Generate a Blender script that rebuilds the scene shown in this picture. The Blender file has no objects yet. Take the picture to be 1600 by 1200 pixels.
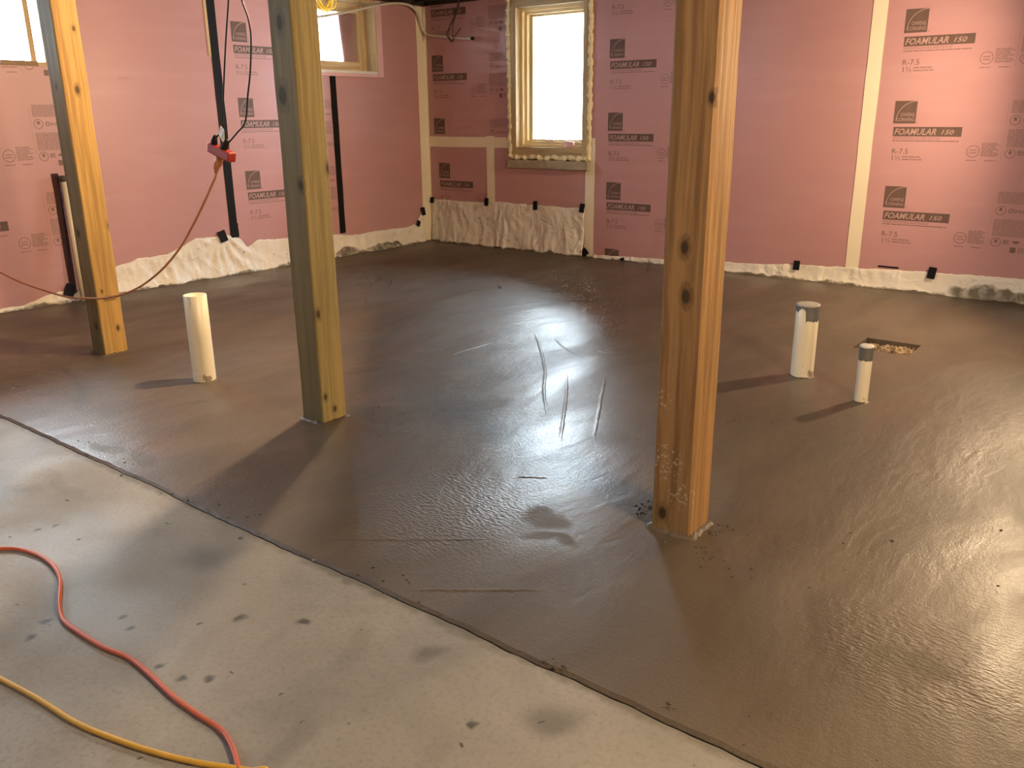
import bpy, bmesh, math, random
from mathutils import Vector, Matrix, noise as mnoise

random.seed(7)
scene = bpy.context.scene
COL = scene.collection

# ------------------------------------------------------------------ camera
PITCH, ROLL, YAW, FPX = 0.3061, -0.0085, -0.6623, 1333.46
fw = Vector((math.sin(YAW) * math.cos(PITCH), math.cos(YAW) * math.cos(PITCH), -math.sin(PITCH)))
rt = Vector((math.cos(YAW), -math.sin(YAW), 0))
up = rt.cross(fw)
r2 = rt * math.cos(ROLL) + up * math.sin(ROLL)
u2 = -rt * math.sin(ROLL) + up * math.cos(ROLL)
cd = bpy.data.cameras.new('camera')
cam = bpy.data.objects.new('camera', cd)
COL.objects.link(cam)
M = Matrix((r2, u2, -fw)).transposed().to_4x4()
M.translation = Vector((6.4706, 0.0, 1.31))
cam.matrix_world = M
cd.sensor_width = 36.0
cd.lens = FPX / 1600 * 36
cd.clip_start = 0.05
scene.camera = cam

# ------------------------------------------------------------------ world, lights, exposure
w = bpy.data.worlds.new('world')
scene.world = w
w.use_nodes = True
bg = w.node_tree.nodes['Background']
bg.inputs[0].default_value = (0.74, 0.87, 1.0, 1)
bg.inputs[1].default_value = 24.0

vs = scene.view_settings
vs.view_transform = 'Standard'
vs.look = 'None'
vs.gamma = 1.0
vs.exposure = 0.85
vs.use_curve_mapping = False
scene.cycles.use_adaptive_sampling = True
scene.cycles.adaptive_threshold = 0.06
scene.cycles.adaptive_min_samples = 12
scene.cycles.max_bounces = 5
scene.cycles.diffuse_bounces = 3
scene.cycles.glossy_bounces = 3
scene.cycles.transparent_max_bounces = 8

WARM = (1.0, 0.74, 0.45)


def light(name, kind, loc, energy, color, **kw):
    d = bpy.data.lights.new(name, kind)
    d.energy = energy
    d.color = color
    for k, v in kw.items():
        setattr(d, k, v)
    o = bpy.data.objects.new(name, d)
    o.location = loc
    COL.objects.link(o)
    return o


def aim(o, d):
    o.rotation_euler = Vector(d).to_track_quat('-Z', 'Y').to_euler()


LAMP1 = Vector((3.13, 3.15, 2.02))
LAMP1_DIR = Vector((-0.729, -0.685, -0.03)).normalized()
LAMP2 = Vector((6.06, 6.08, 1.62))
LAMP2_DIR = Vector((-0.85, -0.50, -0.06)).normalized()
FILL3 = Vector((7.7, 1.6, 2.15))
FILL4 = Vector((4.2, -2.6, 2.25))
l1 = light('work_light', 'SPOT', LAMP1, 112, (1.0, 0.69, 0.39), spot_size=math.radians(177), spot_blend=0.14, shadow_soft_size=0.055)
aim(l1, LAMP1_DIR)
l2 = light('work_light', 'SPOT', LAMP2, 150, WARM, spot_size=math.radians(178), spot_blend=0.6, shadow_soft_size=0.06)
aim(l2, LAMP2_DIR)
l3 = light('fill_light', 'POINT', FILL3, 200, WARM, shadow_soft_size=0.2)  # unseen warm fill, added to brighten the back wall, posts and foreground
l4 = light('fill_light', 'POINT', FILL4, 6, WARM, shadow_soft_size=0.15)  # second unseen fill added behind the camera, very weak


def portal(name, loc, d, sx, sy):
    o = light(name, 'AREA', loc, 1, (1, 1, 1), shape='RECTANGLE', size=sx, size_y=sy)
    o.data.cycles.is_portal = True
    aim(o, d)


portal('window_portal', (1.57, 7.14, 1.62), (0, -1, 0), 0.80, 1.30)
portal('window_portal', (-0.30, 5.72, 2.0), (1, 0, 0), 0.90, 0.62)
portal('window_portal', (-0.30, 2.50, 2.0), (1, 0, 0), 1.20, 0.66)
portal('window_portal', (-0.30, -0.70, 2.0), (1, 0, 0), 1.20, 0.66)  # portal for the added unseen opening

# ------------------------------------------------------------------ constants of the room (metres)
B = 6.896          # face of the foam board on the back wall
BT = 0.038         # board thickness
HB = 2.36          # top of the boards
RX = 8.6           # right wall
FY = -3.4          # wall behind the camera
EDGE = 1.48        # seam between old slab and fresh slab


# ------------------------------------------------------------------ materials
class Mt:
    def __init__(s, name, base=(0.8, 0.8, 0.8), rough=0.6, spec=0.5, metal=0.0):
        s.m = bpy.data.materials.new(name)
        s.m.use_nodes = True
        s.t = s.m.node_tree
        s.b = s.t.nodes['Principled BSDF']
        s.b.inputs['Base Color'].default_value = (*base, 1)
        s.b.inputs['Roughness'].default_value = rough
        s.b.inputs['Specular IOR Level'].default_value = spec
        s.b.inputs['Metallic'].default_value = metal
        s._co = None

    def n(s, typ, **kw):
        nd = s.t.nodes.new(typ)
        for k, v in kw.items():
            setattr(nd, k, v)
        return nd

    def put(s, sock, v):
        if isinstance(v, bpy.types.NodeSocket):
            s.t.links.new(v, sock)
        elif v is not None:
            if sock.type == 'RGBA' and not hasattr(v, '__len__'):
                v = (v, v, v, 1)
            elif sock.type == 'RGBA' and len(v) == 3:
                v = (*v, 1)
            sock.default_value = v

    def co(s):
        if s._co is None:
            s._co = s.n('ShaderNodeTexCoord').outputs['Object']
        return s._co

    def scaled(s, sc, loc=(0, 0, 0), rot=(0, 0, 0), v=None):
        m = s.n('ShaderNodeMapping')
        s.put(m.inputs[0], v or s.co())
        m.inputs['Scale'].default_value = sc
        m.inputs['Location'].default_value = loc
        m.inputs['Rotation'].default_value = rot
        return m.outputs[0]

    def noise(s, scale, detail=3, rough=0.5, v=None, dist=0.0):
        t = s.n('ShaderNodeTexNoise')
        s.put(t.inputs['Vector'], v or s.co())
        t.inputs['Scale'].default_value = scale
        t.inputs['Detail'].default_value = detail
        t.inputs['Roughness'].default_value = rough
        t.inputs['Distortion'].default_value = dist
        return t.outputs[0]

    def math(s, op, a, b=None, c=None):
        m = s.n('ShaderNodeMath', operation=op)
        s.put(m.inputs[0], a)
        s.put(m.inputs[1], b)
        if c is not None:
            s.put(m.inputs[2], c)
        return m.outputs[0]

    def rng(s, v, a, b, c=0.0, d=1.0, smooth=True):
        m = s.n('ShaderNodeMapRange')
        if smooth:
            m.interpolation_type = 'SMOOTHSTEP'
        s.put(m.inputs['Value'], v)
        for k, x in zip(('From Min', 'From Max', 'To Min', 'To Max'), (a, b, c, d)):
            m.inputs[k].default_value = x
        return m.outputs[0]

    def mix(s, f, a, b, blend='MIX'):
        m = s.n('ShaderNodeMix', data_type='RGBA', blend_type=blend)
        s.put(m.inputs[0], f)
        s.put(m.inputs[6], a)
        s.put(m.inputs[7], b)
        return m.outputs[2]

    def vmath(s, op, a, b=None):
        m = s.n('ShaderNodeVectorMath', operation=op)
        s.put(m.inputs[0], a)
        if b is not None:
            s.put(m.inputs[1], b)
        return m

    def bump(s, h, dist, strength=1.0):
        nd = s.n('ShaderNodeBump')
        nd.inputs['Strength'].default_value = strength
        nd.inputs['Distance'].default_value = dist
        s.put(nd.inputs['Height'], h)
        prev = s.b.inputs['Normal']
        if prev.is_linked:
            s.t.links.new(prev.links[0].from_socket, nd.inputs['Normal'])
        s.put(prev, nd.outputs[0])

    def color(s, v):
        s.put(s.b.inputs['Base Color'], v)

    def rough(s, v):
        s.put(s.b.inputs['Roughness'], v)

    # distance in the floor plane from a warped coordinate to a segment / point
    def seg(s, v, a, b):
        a3, b3 = Vector((a[0], a[1], 0)), Vector((b[0], b[1], 0))
        d = b3 - a3
        pa = s.vmath('SUBTRACT', v, tuple(a3)).outputs[0]
        t = s.vmath('DOT_PRODUCT', pa, tuple(d / d.length_squared)).outputs['Value']
        t = s.rng(t, 0, 1, 0, 1, False)
        sc = s.vmath('SCALE', tuple(d))
        s.put(sc.inputs['Scale'], t)
        return s.vmath('LENGTH', s.vmath('SUBTRACT', pa, sc.outputs[0]).outputs[0]).outputs['Value']

    def spot(s, v, p, sc=(1, 1, 1)):
        pa = s.vmath('SUBTRACT', v, (p[0], p[1], p[2] if len(p) > 2 else 0)).outputs[0]
        if sc != (1, 1, 1):
            pa = s.vmath('MULTIPLY', pa, sc).outputs[0]
        return s.vmath('LENGTH', pa).outputs['Value']

    def warp(s, scale, amt, flat=False):
        t = s.n('ShaderNodeTexNoise')
        s.put(t.inputs['Vector'], s.co())
        t.inputs['Scale'].default_value = scale
        t.inputs['Detail'].default_value = 3
        d = s.vmath('SUBTRACT', t.outputs[1], (0.5, 0.5, 0.5)).outputs[0]
        d = s.vmath('MULTIPLY', d, (amt, amt, 0 if flat else amt)).outputs[0]
        return s.vmath('ADD', s.co(), d).outputs[0]

    def maxs(s, L):
        r = L[0]
        for x in L[1:]:
            r = s.math('MAXIMUM', r, x)
        return r


def mat_simple(name, base, rough=0.6, var=0.1, scale=8.0, bump=0.0, bscale=40.0, metal=0.0, spec=0.5):
    m = Mt(name, base, rough, spec, metal)
    f = m.noise(scale, 4)
    lo = tuple(c * (1 - var) for c in base)
    hi = tuple(min(1, c * (1 + var)) for c in base)
    m.color(m.mix(f, lo, hi))
    if bump:
        m.bump(m.noise(bscale, 4), bump)
    return m.m


# --- pink foam board
def make_foam():
    m = Mt('pink_foam', (0.70, 0.30, 0.34), 0.33, 0.5)
    f = m.noise(1.3, 4)
    g = m.noise(1.0, 3, 0.5, m.scaled((1.5, 1.5, 9)))
    c = m.mix(f, (0.50, 0.265, 0.275), (0.57, 0.305, 0.31))
    c = m.mix(m.rng(g, 0.45, 0.75, 0, 0.25), c, (0.62, 0.37, 0.375))
    sp = m.rng(m.noise(2.6, 2, 0.4, m.scaled((1, 1, 5))), 0.73, 0.78, 0, 0.3)
    c = m.mix(sp, c, (0.42, 0.19, 0.19))
    m.color(c)
    m.bump(m.noise(0.9, 2), 0.03, 0.35)
    return m.m


FOAM = make_foam()
FOAM_CUT = mat_simple('cut_foam_edge', (0.80, 0.50, 0.54), 0.7, 0.12, 30, 0.003, 90)
INK = mat_simple('print_ink', (0.150, 0.092, 0.076), 0.5, 0.18, 14, spec=0.25)
INK_THIN = mat_simple('thin_print_ink', (0.33, 0.185, 0.175), 0.5, 0.14, 30)
INK_LINE = mat_simple('line_print_ink', (0.20, 0.115, 0.10), 0.5, 0.2, 25)
INK_GAP = mat_simple('unprinted_foam', (0.46, 0.285, 0.265), 0.5, 0.1, 20)
TAPE_W = mat_simple('cream_tape', (0.88, 0.77, 0.58), 0.5, 0.05, 3, 0.001, 18)
TAPE_K = mat_simple('black_tape', (0.010, 0.009, 0.009), 0.6, 0.3, 6, 0.001, 30, spec=0.15)
TAPE_G = mat_simple('grey_duct_tape', (0.17, 0.17, 0.165), 0.4, 0.35, 30, 0.001, 60, 0.2)


def make_plastic():
    m = Mt('white_sheeting', (0.8, 0.72, 0.6), 0.42, 0.5)
    f = m.noise(4, 5)
    c = m.mix(f, (0.78, 0.70, 0.60), (0.90, 0.84, 0.75))
    wv = m.warp(9, 0.12)
    # wet concrete slopped up the foot of the sheet
    sep = m.n('ShaderNodeSeparateXYZ')
    m.put(sep.inputs[0], m.co())
    z = sep.outputs[2]
    hgt = m.math('ADD', z, m.math('MULTIPLY', m.math('SUBTRACT', m.noise(3.5, 5, 0.65), 0.5), -0.16))
    dirt = m.rng(hgt, 0.0, 0.022, 1, 0)
    blobs = m.maxs([m.rng(m.spot(wv, (5.48, 6.86, 0.03), (3.2, 1, 13)), 0.75, 1.0, 1, 0),
                    m.rng(m.spot(wv, (0.03, 6.15, 0.02), (1, 3.5, 26)), 0.75, 1.0, 1, 0),
                    m.rng(m.spot(wv, (0.03, 5.65, 0.03), (1, 6, 20)), 0.75, 1.0, 1, 0)])
    dirt = m.math('MULTIPLY', m.maxs([dirt, blobs]), m.rng(m.noise(14, 4), 0.25, 0.6, 0.55, 1))
    sp = m.rng(m.noise(26, 2, 0.5), 0.72, 0.76, 0, 0.7)
    c = m.mix(m.maxs([dirt, sp]), c, (0.17, 0.145, 0.10))
    m.color(c)
    cr_ = m.math('ABSOLUTE', m.math('SUBTRACT', m.noise(3.2, 3, 0.55, m.warp(3, 0.3), 0.8), 0.5))
    hh = m.math('MULTIPLY_ADD', m.noise(14, 3, 0.55), 0.004, m.math('MULTIPLY', m.rng(cr_, 0.0, 0.12, 1, 0), 0.005))
    m.bump(hh, 1.0, 0.9)
    return m.m


PLASTIC = make_plastic()
PVC = mat_simple('white_pvc', (0.82, 0.74, 0.58), 0.32, 0.05, 5)


def make_pvc_dirty():
    m = Mt('dirty_pvc', (0.82, 0.74, 0.58), 0.32)
    sep = m.n('ShaderNodeSeparateXYZ')
    m.put(sep.inputs[0], m.co())
    low = m.rng(sep.outputs[2], 0.0, 0.2, 0.075, 0.0)
    d = m.rng(m.math('ADD', m.noise(26, 3, 0.5, m.scaled((1, 1, 0.5))), low), 0.70, 0.73, 0, 0.8)
    m.color(m.mix(d, m.mix(m.noise(5), (0.80, 0.72, 0.55), (0.84, 0.77, 0.62)), (0.22, 0.17, 0.11)))
    return m.m


PVC_DIRTY = make_pvc_dirty()


# --- timber: grain runs along local Z, knots at listed local points
def make_timber(name, dark, light_, knots=(), green=0.0, splash=(), front_shade=0.0):
    m = Mt(name, light_, 0.62, 0.3)
    wv = m.warp(2.2, 0.03)
    kd = None
    for k in knots:
        d = m.spot(m.co(), k[:3], (1, 1, 0.62))
        r = k[3]
        mask = m.rng(d, r * 0.35, r * 1.25, 1, 0)
        kd = mask if kd is None else m.math('MAXIMUM', kd, mask)
    gco = m.scaled((1, 1, 0.03), v=wv)
    if kd is not None:
        push = m.vmath('SCALE', (0.012, 0.012, 0.0))
        m.put(push.inputs['Scale'], kd)
        gco = m.vmath('ADD', gco, push.outputs[0]).outputs[0]
    g1 = m.noise(95, 2, 0.5, gco)
    g2 = m.noise(26, 3, 0.55, gco)
    f = m.math('ADD', m.math('MULTIPLY', m.rng(g1, 0.3, 0.7), 0.4), m.math('MULTIPLY', m.rng(g2, 0.3, 0.7), 0.6))
    c = m.mix(m.rng(f, 0.2, 0.95), light_, dark)
    if front_shade:
        # shade and cool light on the front face, put into the colour with stains
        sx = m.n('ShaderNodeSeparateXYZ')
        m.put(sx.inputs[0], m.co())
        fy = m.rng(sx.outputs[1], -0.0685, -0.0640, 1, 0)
        c = m.mix(m.math('MULTIPLY', fy, m.rng(m.noise(2.5, 3, 0.5, m.scaled((1, 1, 0.4))), 0.2, 0.75, front_shade * 0.6, front_shade)), c, (0.110, 0.095, 0.055))
    if green:
        gr = m.rng(m.noise(3.0, 3, 0.5, m.scaled((1, 1, 0.35))), 0.42, 0.68, 0, green)
        c = m.mix(gr, c, (0.17, 0.17, 0.10))
    if kd is not None:
        rings = []
        for k in knots:
            d = m.spot(wv, k[:3], (1, 1, 0.62))
            r = k[3]
            core = m.rng(d, r * 0.30, r * 0.62, 0.9, 0.25)
            halo = m.rng(d, r * 0.75, r * 1.05, 1, 0)
            rings.append(m.math('MULTIPLY', core, halo))
        c = m.mix(m.maxs(rings), c, tuple(x * 0.16 for x in dark))
    if splash:
        ss = [m.rng(m.spot(wv, q[:3]), q[3] * 0.5, q[3], 1, 0) for q in splash]
        sm = m.math('MULTIPLY', m.maxs(ss), m.rng(m.noise(95, 1), 0.58, 0.63))
        c = m.mix(m.math('MULTIPLY', sm, 0.5), c, (0.55, 0.47, 0.38))
    m.color(c)
    m.bump(f, 0.0015, 0.6)
    return m.m


WOOD_OLD = make_timber('old_window_wood', (0.36, 0.24, 0.11), (0.54, 0.39, 0.21), green=0.25)
WOOD_PINE = make_timber('pale_pine', (0.74, 0.54, 0.27), (0.86, 0.69, 0.42))
WOOD_SILL = make_timber('grey_sill_wood', (0.26, 0.20, 0.13), (0.44, 0.36, 0.25))
WOOD_TAN = make_timber('tan_plywood', (0.50, 0.35, 0.19), (0.64, 0.48, 0.28))
WOOD_DARK = make_timber('dark_joist_wood', (0.020, 0.014, 0.010), (0.045, 0.032, 0.022))
SPRAY = mat_simple('spray_foam', (0.86, 0.74, 0.48), 0.6, 0.2, 30, 0.006, 60)


# --- fresh slab
def make_fresh():
    m = Mt('fresh_concrete', (0.15, 0.12, 0.09), 0.4, 0.5)
    co = m.co()
    wv = m.warp(1.1, 0.5, True)
    wv2 = m.warp(7, 0.06, True)
    wv3 = m.warp(4, 0.3, True)
    big = m.noise(0.7, 3, 0.5, wv)
    mid = m.noise(3.2, 5, 0.6, wv)
    sweep = m.noise(1.0, 4, 0.5, m.scaled((5.0, 1.4, 1), rot=(0, 0, 0.75), v=wv))
    fine = m.noise(150, 3, 0.6)
    c = m.mix(m.rng(big, 0.3, 0.7), (0.096, 0.069, 0.046), (0.132, 0.101, 0.072))
    c = m.mix(m.rng(sweep, 0.35, 0.7, 0, 0.55), c, (0.080, 0.060, 0.042))
    c = m.mix(m.rng(mid, 0.55, 0.75, 0, 0.35), c, (0.155, 0.122, 0.089))
    c = m.mix(m.rng(fine, 0.5, 0.75, 0, 0.3), c, (0.20, 0.17, 0.132))
    # drier / duller patches and thin dark crumbs
    wd = m.warp(5, 0.22, True)
    dull = []
    for x, y, rx, ry in ((3.12, 1.575, 0.14, 0.05), (3.34, 1.60, 0.12, 0.05), (3.72, 2.53, 0.2, 0.12), (3.75, 3.2, 0.13, 0.22),
                         (4.05, 2.93, 0.1, 0.12), (4.95, 2.12, 0.12, 0.06), (5.03, 2.03, 0.12, 0.03), (6.14, 2.04, 0.10, 0.07)):
        dull.append(m.rng(m.spot(wd, (x, y), (1 / rx, 1 / ry, 0)), 0.55, 1.1, 1, 0))
    dull = m.maxs(dull)
    c = m.mix(m.math('MULTIPLY', dull, 0.5), c, (0.085, 0.066, 0.043))
    crumbs = m.rng(m.noise(34, 2, 0.5), 0.745, 0.775, 0, 0.85)
    c = m.mix(crumbs, c, (0.03, 0.026, 0.02))
    m.color(c)
    # gloss: wet bands left by the trowel
    wet = m.rng(m.noise(1.0, 4, 0.55, m.scaled((3.2, 0.9, 1), rot=(0, 0, 0.75), v=wv)), 0.35, 0.68)
    wet2 = m.rng(m.noise(0.55, 2, 0.5, m.scaled((1, 1, 1), (3, 1, 0), v=wv)), 0.38, 0.62)
    # the strip screeded last, running toward the window
    strip = m.rng(m.seg(wv2, (3.25, 4.60), (4.95, 2.15)), 0.17, 0.36, 1, 0)
    g = m.math('ADD', m.math('MULTIPLY', wet, 0.45), m.math('MULTIPLY', wet2, 0.35))
    g = m.math('ADD', g, m.math('MULTIPLY', strip, 0.35))
    film = m.rng(m.seg(wv2, (2.2, 1.60), (3.25, 1.60)), 0.08, 0.26, 0.45, 0)
    g = m.math('ADD', g, film)
    g = m.math('SUBTRACT', g, m.math('MULTIPLY', dull, 0.6))
    m.rough(m.rng(g, 0.0, 1.0, 0.55, 0.32, False))
    # relief, one height field in metres: sweeps of the float, trowel strokes, sand grain and glinting pits
    tr = m.noise(1.0, 3, 0.6, m.scaled((30, 8, 1), rot=(0, 0, 0.75), v=wv2))
    ra = m.maxs([m.rng(m.spot(wv3, (x, y), (1 / r, 1 / r, 0)), 0.3, 1.0, 1, 0) for x, y, r in ((6.14, 2.05, 0.30), (4.62, 1.95, 0.42))])
    pits = m.math('MULTIPLY', m.noise(42, 2, 0.5, m.scaled((1, 2.4, 1), rot=(0, 0, 0.6))), m.math('ADD', m.math('MULTIPLY', ra, 0.0040), 0.0007))
    h = m.math('MULTIPLY_ADD', sweep, 0.007, pits)
    h = m.math('MULTIPLY_ADD', mid, 0.0018, h)
    h = m.math('MULTIPLY_ADD', tr, 0.0016, h)
    h = m.math('MULTIPLY_ADD', fine, 0.0010, h)
    m.bump(h, 1.0, 1.0)
    # film of bleed water on the wet bands
    m.put(m.b.inputs['Coat Weight'], m.rng(g, 0.25, 1.0, 0.0, 0.45))
    m.b.inputs['Coat Roughness'].default_value = 0.27
    m.b.inputs['Coat IOR'].default_value = 1.4
    nd = m.n('ShaderNodeBump')
    nd.inputs['Distance'].default_value = 0.6
    m.put(nd.inputs['Height'], h)
    m.put(m.b.inputs['Coat Normal'], nd.outputs[0])
    return m.m


FRESH = make_fresh()


# --- old slab
def make_old():
    m = Mt('old_concrete', (0.36, 0.33, 0.28), 0.62, 0.4)
    wv = m.warp(1.6, 0.35, True)
    wv2 = m.warp(26, 0.045, True)
    c = m.mix(m.rng(m.noise(1.1, 4, 0.55, wv), 0.3, 0.7), (0.265, 0.242, 0.212), (0.375, 0.345, 0.305))
    c = m.mix(m.rng(m.noise(5, 5, 0.6, wv), 0.45, 0.75, 0, 0.4), c, (0.205, 0.187, 0.162))
    c = m.mix(m.rng(m.noise(70, 4, 0.65), 0.45, 0.75, 0, 0.5), c, (0.20, 0.182, 0.155))
    # curved scuffs
    wav = m.n('ShaderNodeTexWave', wave_type='RINGS', rings_direction='Z')
    m.put(wav.inputs['Vector'], m.scaled((1, 1, 1), (-3.4, -0.1, 0), v=wv))
    wav.inputs['Scale'].default_value = 0.9
    wav.inputs['Distortion'].default_value = 2.5
    c = m.mix(m.math('MULTIPLY', m.rng(wav.outputs['Fac'], 0.86, 1.0), m.rng(m.noise(1.7, 2), 0.5, 0.65, 0, 0.35)), c, (0.19, 0.17, 0.14))
    # droppings of concrete and stains
    spots = []
    for x, y, r in ((3.638, 1.055, 0.016), (3.648, 1.109, 0.012), (4.212, 0.816, 0.022), (4.256, 0.756, 0.022), (4.363, 0.95, 0.016), (4.431, 0.936, 0.017),
                    (4.646, 0.896, 0.016), (4.737, 0.901, 0.017), (4.793, 0.944, 0.018), (4.623, 1.147, 0.026), (4.776, 1.243, 0.022), (5.409, 1.21, 0.018)):
        spots.append(m.rng(m.spot(wv2, (x, y), (1, 1, 0)), r * 0.2, r * 1.1, 0.85, 0))
    for x, y, r in ((5.527, 1.368, 0.07), (5.169, 1.342, 0.05), (4.25, 1.3, 0.1)):
        spots.append(m.rng(m.spot(wv, (x, y), (1, 1, 0)), r * 0.2, r * 1.3, 0.45, 0))
    spots.append(m.rng(m.noise(24, 1, 0.4, wv2), 0.745, 0.77, 0, 0.8))
    c = m.mix(m.maxs(spots), c, (0.055, 0.048, 0.038))
    # damp, smeared rim against the fresh slab
    sep = m.n('ShaderNodeSeparateXYZ')
    m.put(sep.inputs[0], wv2)
    band = m.math('SUBTRACT', sep.outputs[1], m.math('MULTIPLY', m.noise(5, 4, 0.6), 0.06))
    c = m.mix(m.rng(band, EDGE - 0.075, EDGE - 0.035, 0, 0.75), c, (0.145, 0.125, 0.09))
    m.color(c)
    m.rough(m.rng(m.noise(2.5, 3), 0.3, 0.7, 0.48, 0.7))
    m.bump(m.noise(60, 4, 0.6), 0.0015, 0.4)
    m.bump(m.noise(3, 3), 0.01, 0.2)
    return m.m


OLD = make_old()
SOIL = mat_simple('dark_joint', (0.035, 0.03, 0.024), 0.8, 0.3, 20)
WALL_CONC = mat_simple('wall_concrete', (0.34, 0.30, 0.26), 0.85, 0.2, 5)
PALE_WALL = mat_simple('pale_wall', (0.52, 0.42, 0.36), 0.8, 0.08, 2)
BLACK = mat_simple('black_rubber', (0.014, 0.011, 0.010), 0.55, 0.2, 20, spec=0.2)
ORANGE = mat_simple('orange_cord', (0.62, 0.125, 0.045), 0.42, 0.12, 18)
ORANGE_H = mat_simple('tan_orange_cord', (0.50, 0.19, 0.075), 0.40, 0.1, 18)
YELLOW = mat_simple('yellow_cord', (0.72, 0.42, 0.055), 0.45, 0.12, 18)
YELLOW_W = mat_simple('bright_yellow_wire', (0.95, 0.66, 0.05), 0.35, 0.05, 18)
RED = mat_simple('red_plastic', (0.36, 0.03, 0.018), 0.35, 0.1, 20)
WHITE = mat_simple('white_plastic', (0.72, 0.68, 0.62), 0.4, 0.06, 12)
GREYW = mat_simple('grey_white_pipe', (0.74, 0.68, 0.58), 0.4, 0.06, 12)
BROWN_W = mat_simple('dark_wire', (0.05, 0.03, 0.02), 0.5, 0.2, 20)
METAL = mat_simple('satin_metal', (0.55, 0.52, 0.48), 0.3, 0.05, 20, metal=1.0)
PEBBLE = mat_simple('tan_gravel', (0.36, 0.25, 0.14), 0.8, 0.45, 22, 0.003, 80)


def make_glass():
    m = Mt('window_glass', (1, 1, 1), 0.02)
    t = m.t
    out = t.nodes['Material Output']
    t.nodes.remove(m.b)
    tr = m.n('ShaderNodeBsdfTransparent')
    tr.inputs[0].default_value = (0.96, 0.98, 0.97, 1)
    gl = m.n('ShaderNodeBsdfGlossy')
    gl.inputs['Roughness'].default_value = 0.02
    fr = m.n('ShaderNodeFresnel')
    fr.inputs[0].default_value = 1.45
    mx = m.n('ShaderNodeMixShader')
    t.links.new(fr.outputs[0], mx.inputs[0])
    t.links.new(tr.outputs[0], mx.inputs[1])
    t.links.new(gl.outputs[0], mx.inputs[2])
    t.links.new(mx.outputs[0], out.inputs[0])
    return m.m


GLASS = make_glass()


def make_bulb():
    m = Mt('lit_bulb', (1, 0.9, 0.7), 0.4)
    m.b.inputs['Emission Color'].default_value = (1.0, 0.72, 0.42, 1)
    m.b.inputs['Emission Strength'].default_value = 12
    return m.m


BULB = make_bulb()


# ------------------------------------------------------------------ object helpers
def link(o, parent=None):
    COL.objects.link(o)
    if parent is not None:
        o.parent = parent
    return o


def mobj(name, bm, mats, parent=None, smooth=False, mw=None):
    bmesh.ops.recalc_face_normals(bm, faces=bm.faces)
    me = bpy.data.meshes.new(name)
    if smooth:
        for f in bm.faces:
            f.smooth = True
    bm.to_mesh(me)
    bm.free()
    for mt in (mats if isinstance(mats, (list, tuple)) else [mats]):
        me.materials.append(mt)
    o = bpy.data.objects.new(name, me)
    if mw is not None:
        o.matrix_world = mw
    return link(o, parent)


def tag(o, label=None, cat=None, group=None, kind=None):
    for k, v in (('label', label), ('category', cat), ('group', group), ('kind', kind)):
        if v:
            o[k] = v
    return o


def empty(name, loc=(0, 0, 0)):
    o = bpy.data.objects.new(name, None)
    o.location = loc
    o.empty_display_size = 0.1
    return link(o)


def bbox(bm, x0, x1, y0, y1, z0, z1, bevel=0.0, mi=0):
    r = bmesh.ops.create_cube(bm, size=1.0)
    vs_ = r['verts']
    for v in vs_:
        v.co = Vector(((x0 + x1) / 2 + v.co.x * (x1 - x0), (y0 + y1) / 2 + v.co.y * (y1 - y0), (z0 + z1) / 2 + v.co.z * (z1 - z0)))
    fs = set(f for v in vs_ for f in v.link_faces)
    for f in fs:
        f.material_index = mi
    if bevel:
        es = list(set(e for v in vs_ for e in v.link_edges))
        bmesh.ops.bevel(bm, geom=es, offset=bevel, segments=2, affect='EDGES', profile=0.5)
    return vs_


def box(name, x0, x1, y0, y1, z0, z1, mat, parent=None, bevel=0.0):
    bm = bmesh.new()
    bbox(bm, x0, x1, y0, y1, z0, z1, bevel)
    return mobj(name, bm, mat, parent)


def catmull(P, n=8):
    P = [Vector(p) for p in P]
    Q = [P[0] * 2 - P[1]] + P + [P[-1] * 2 - P[-2]]
    out = []
    for i in range(1, len(Q) - 2):
        a, b, c, d = Q[i - 1:i + 3]
        for k in range(n):
            t = k / n
            out.append(0.5 * ((2 * b) + (c - a) * t + (2 * a - 5 * b + 4 * c - d) * t * t + (3 * b - a - 3 * c + d) * t ** 3))
    out.append(P[-1])
    return out


def tube_bm(bm, pts, r, seg=8, cap=True, rfun=None, mi=0):
    pts = [Vector(p) for p in pts]
    rings = []
    ref = Vector((0, 0, 1))
    n_prev = None
    for i, p in enumerate(pts):
        t = (pts[min(i + 1, len(pts) - 1)] - pts[max(i - 1, 0)]).normalized()
        if n_prev is None:
            n_ = t.cross(ref if abs(t.dot(ref)) < 0.95 else Vector((1, 0, 0))).normalized()
        else:
            n_ = (n_prev - t * n_prev.dot(t)).normalized()
        n_prev = n_
        b_ = t.cross(n_)
        rr = rfun(i, p) if rfun else r
        rings.append([bm.verts.new(p + (n_ * math.cos(a) + b_ * math.sin(a)) * rr) for a in (2 * math.pi * k / seg for k in range(seg))])
    for a, b in zip(rings, rings[1:]):
        for k in range(seg):
            f = bm.faces.new((a[k], a[(k + 1) % seg], b[(k + 1) % seg], b[k]))
            f.material_index = mi
    if cap:
        bm.faces.new(rings[0]).material_index = mi
        bm.faces.new(list(reversed(rings[-1]))).material_index = mi
    return rings


def tube(name, pts, r, mat, parent=None, seg=8, rfun=None, origin=None):
    bm = bmesh.new()
    tube_bm(bm, pts, r, seg, True, rfun)
    return mobj(name, bm, mat, parent, True)


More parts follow.
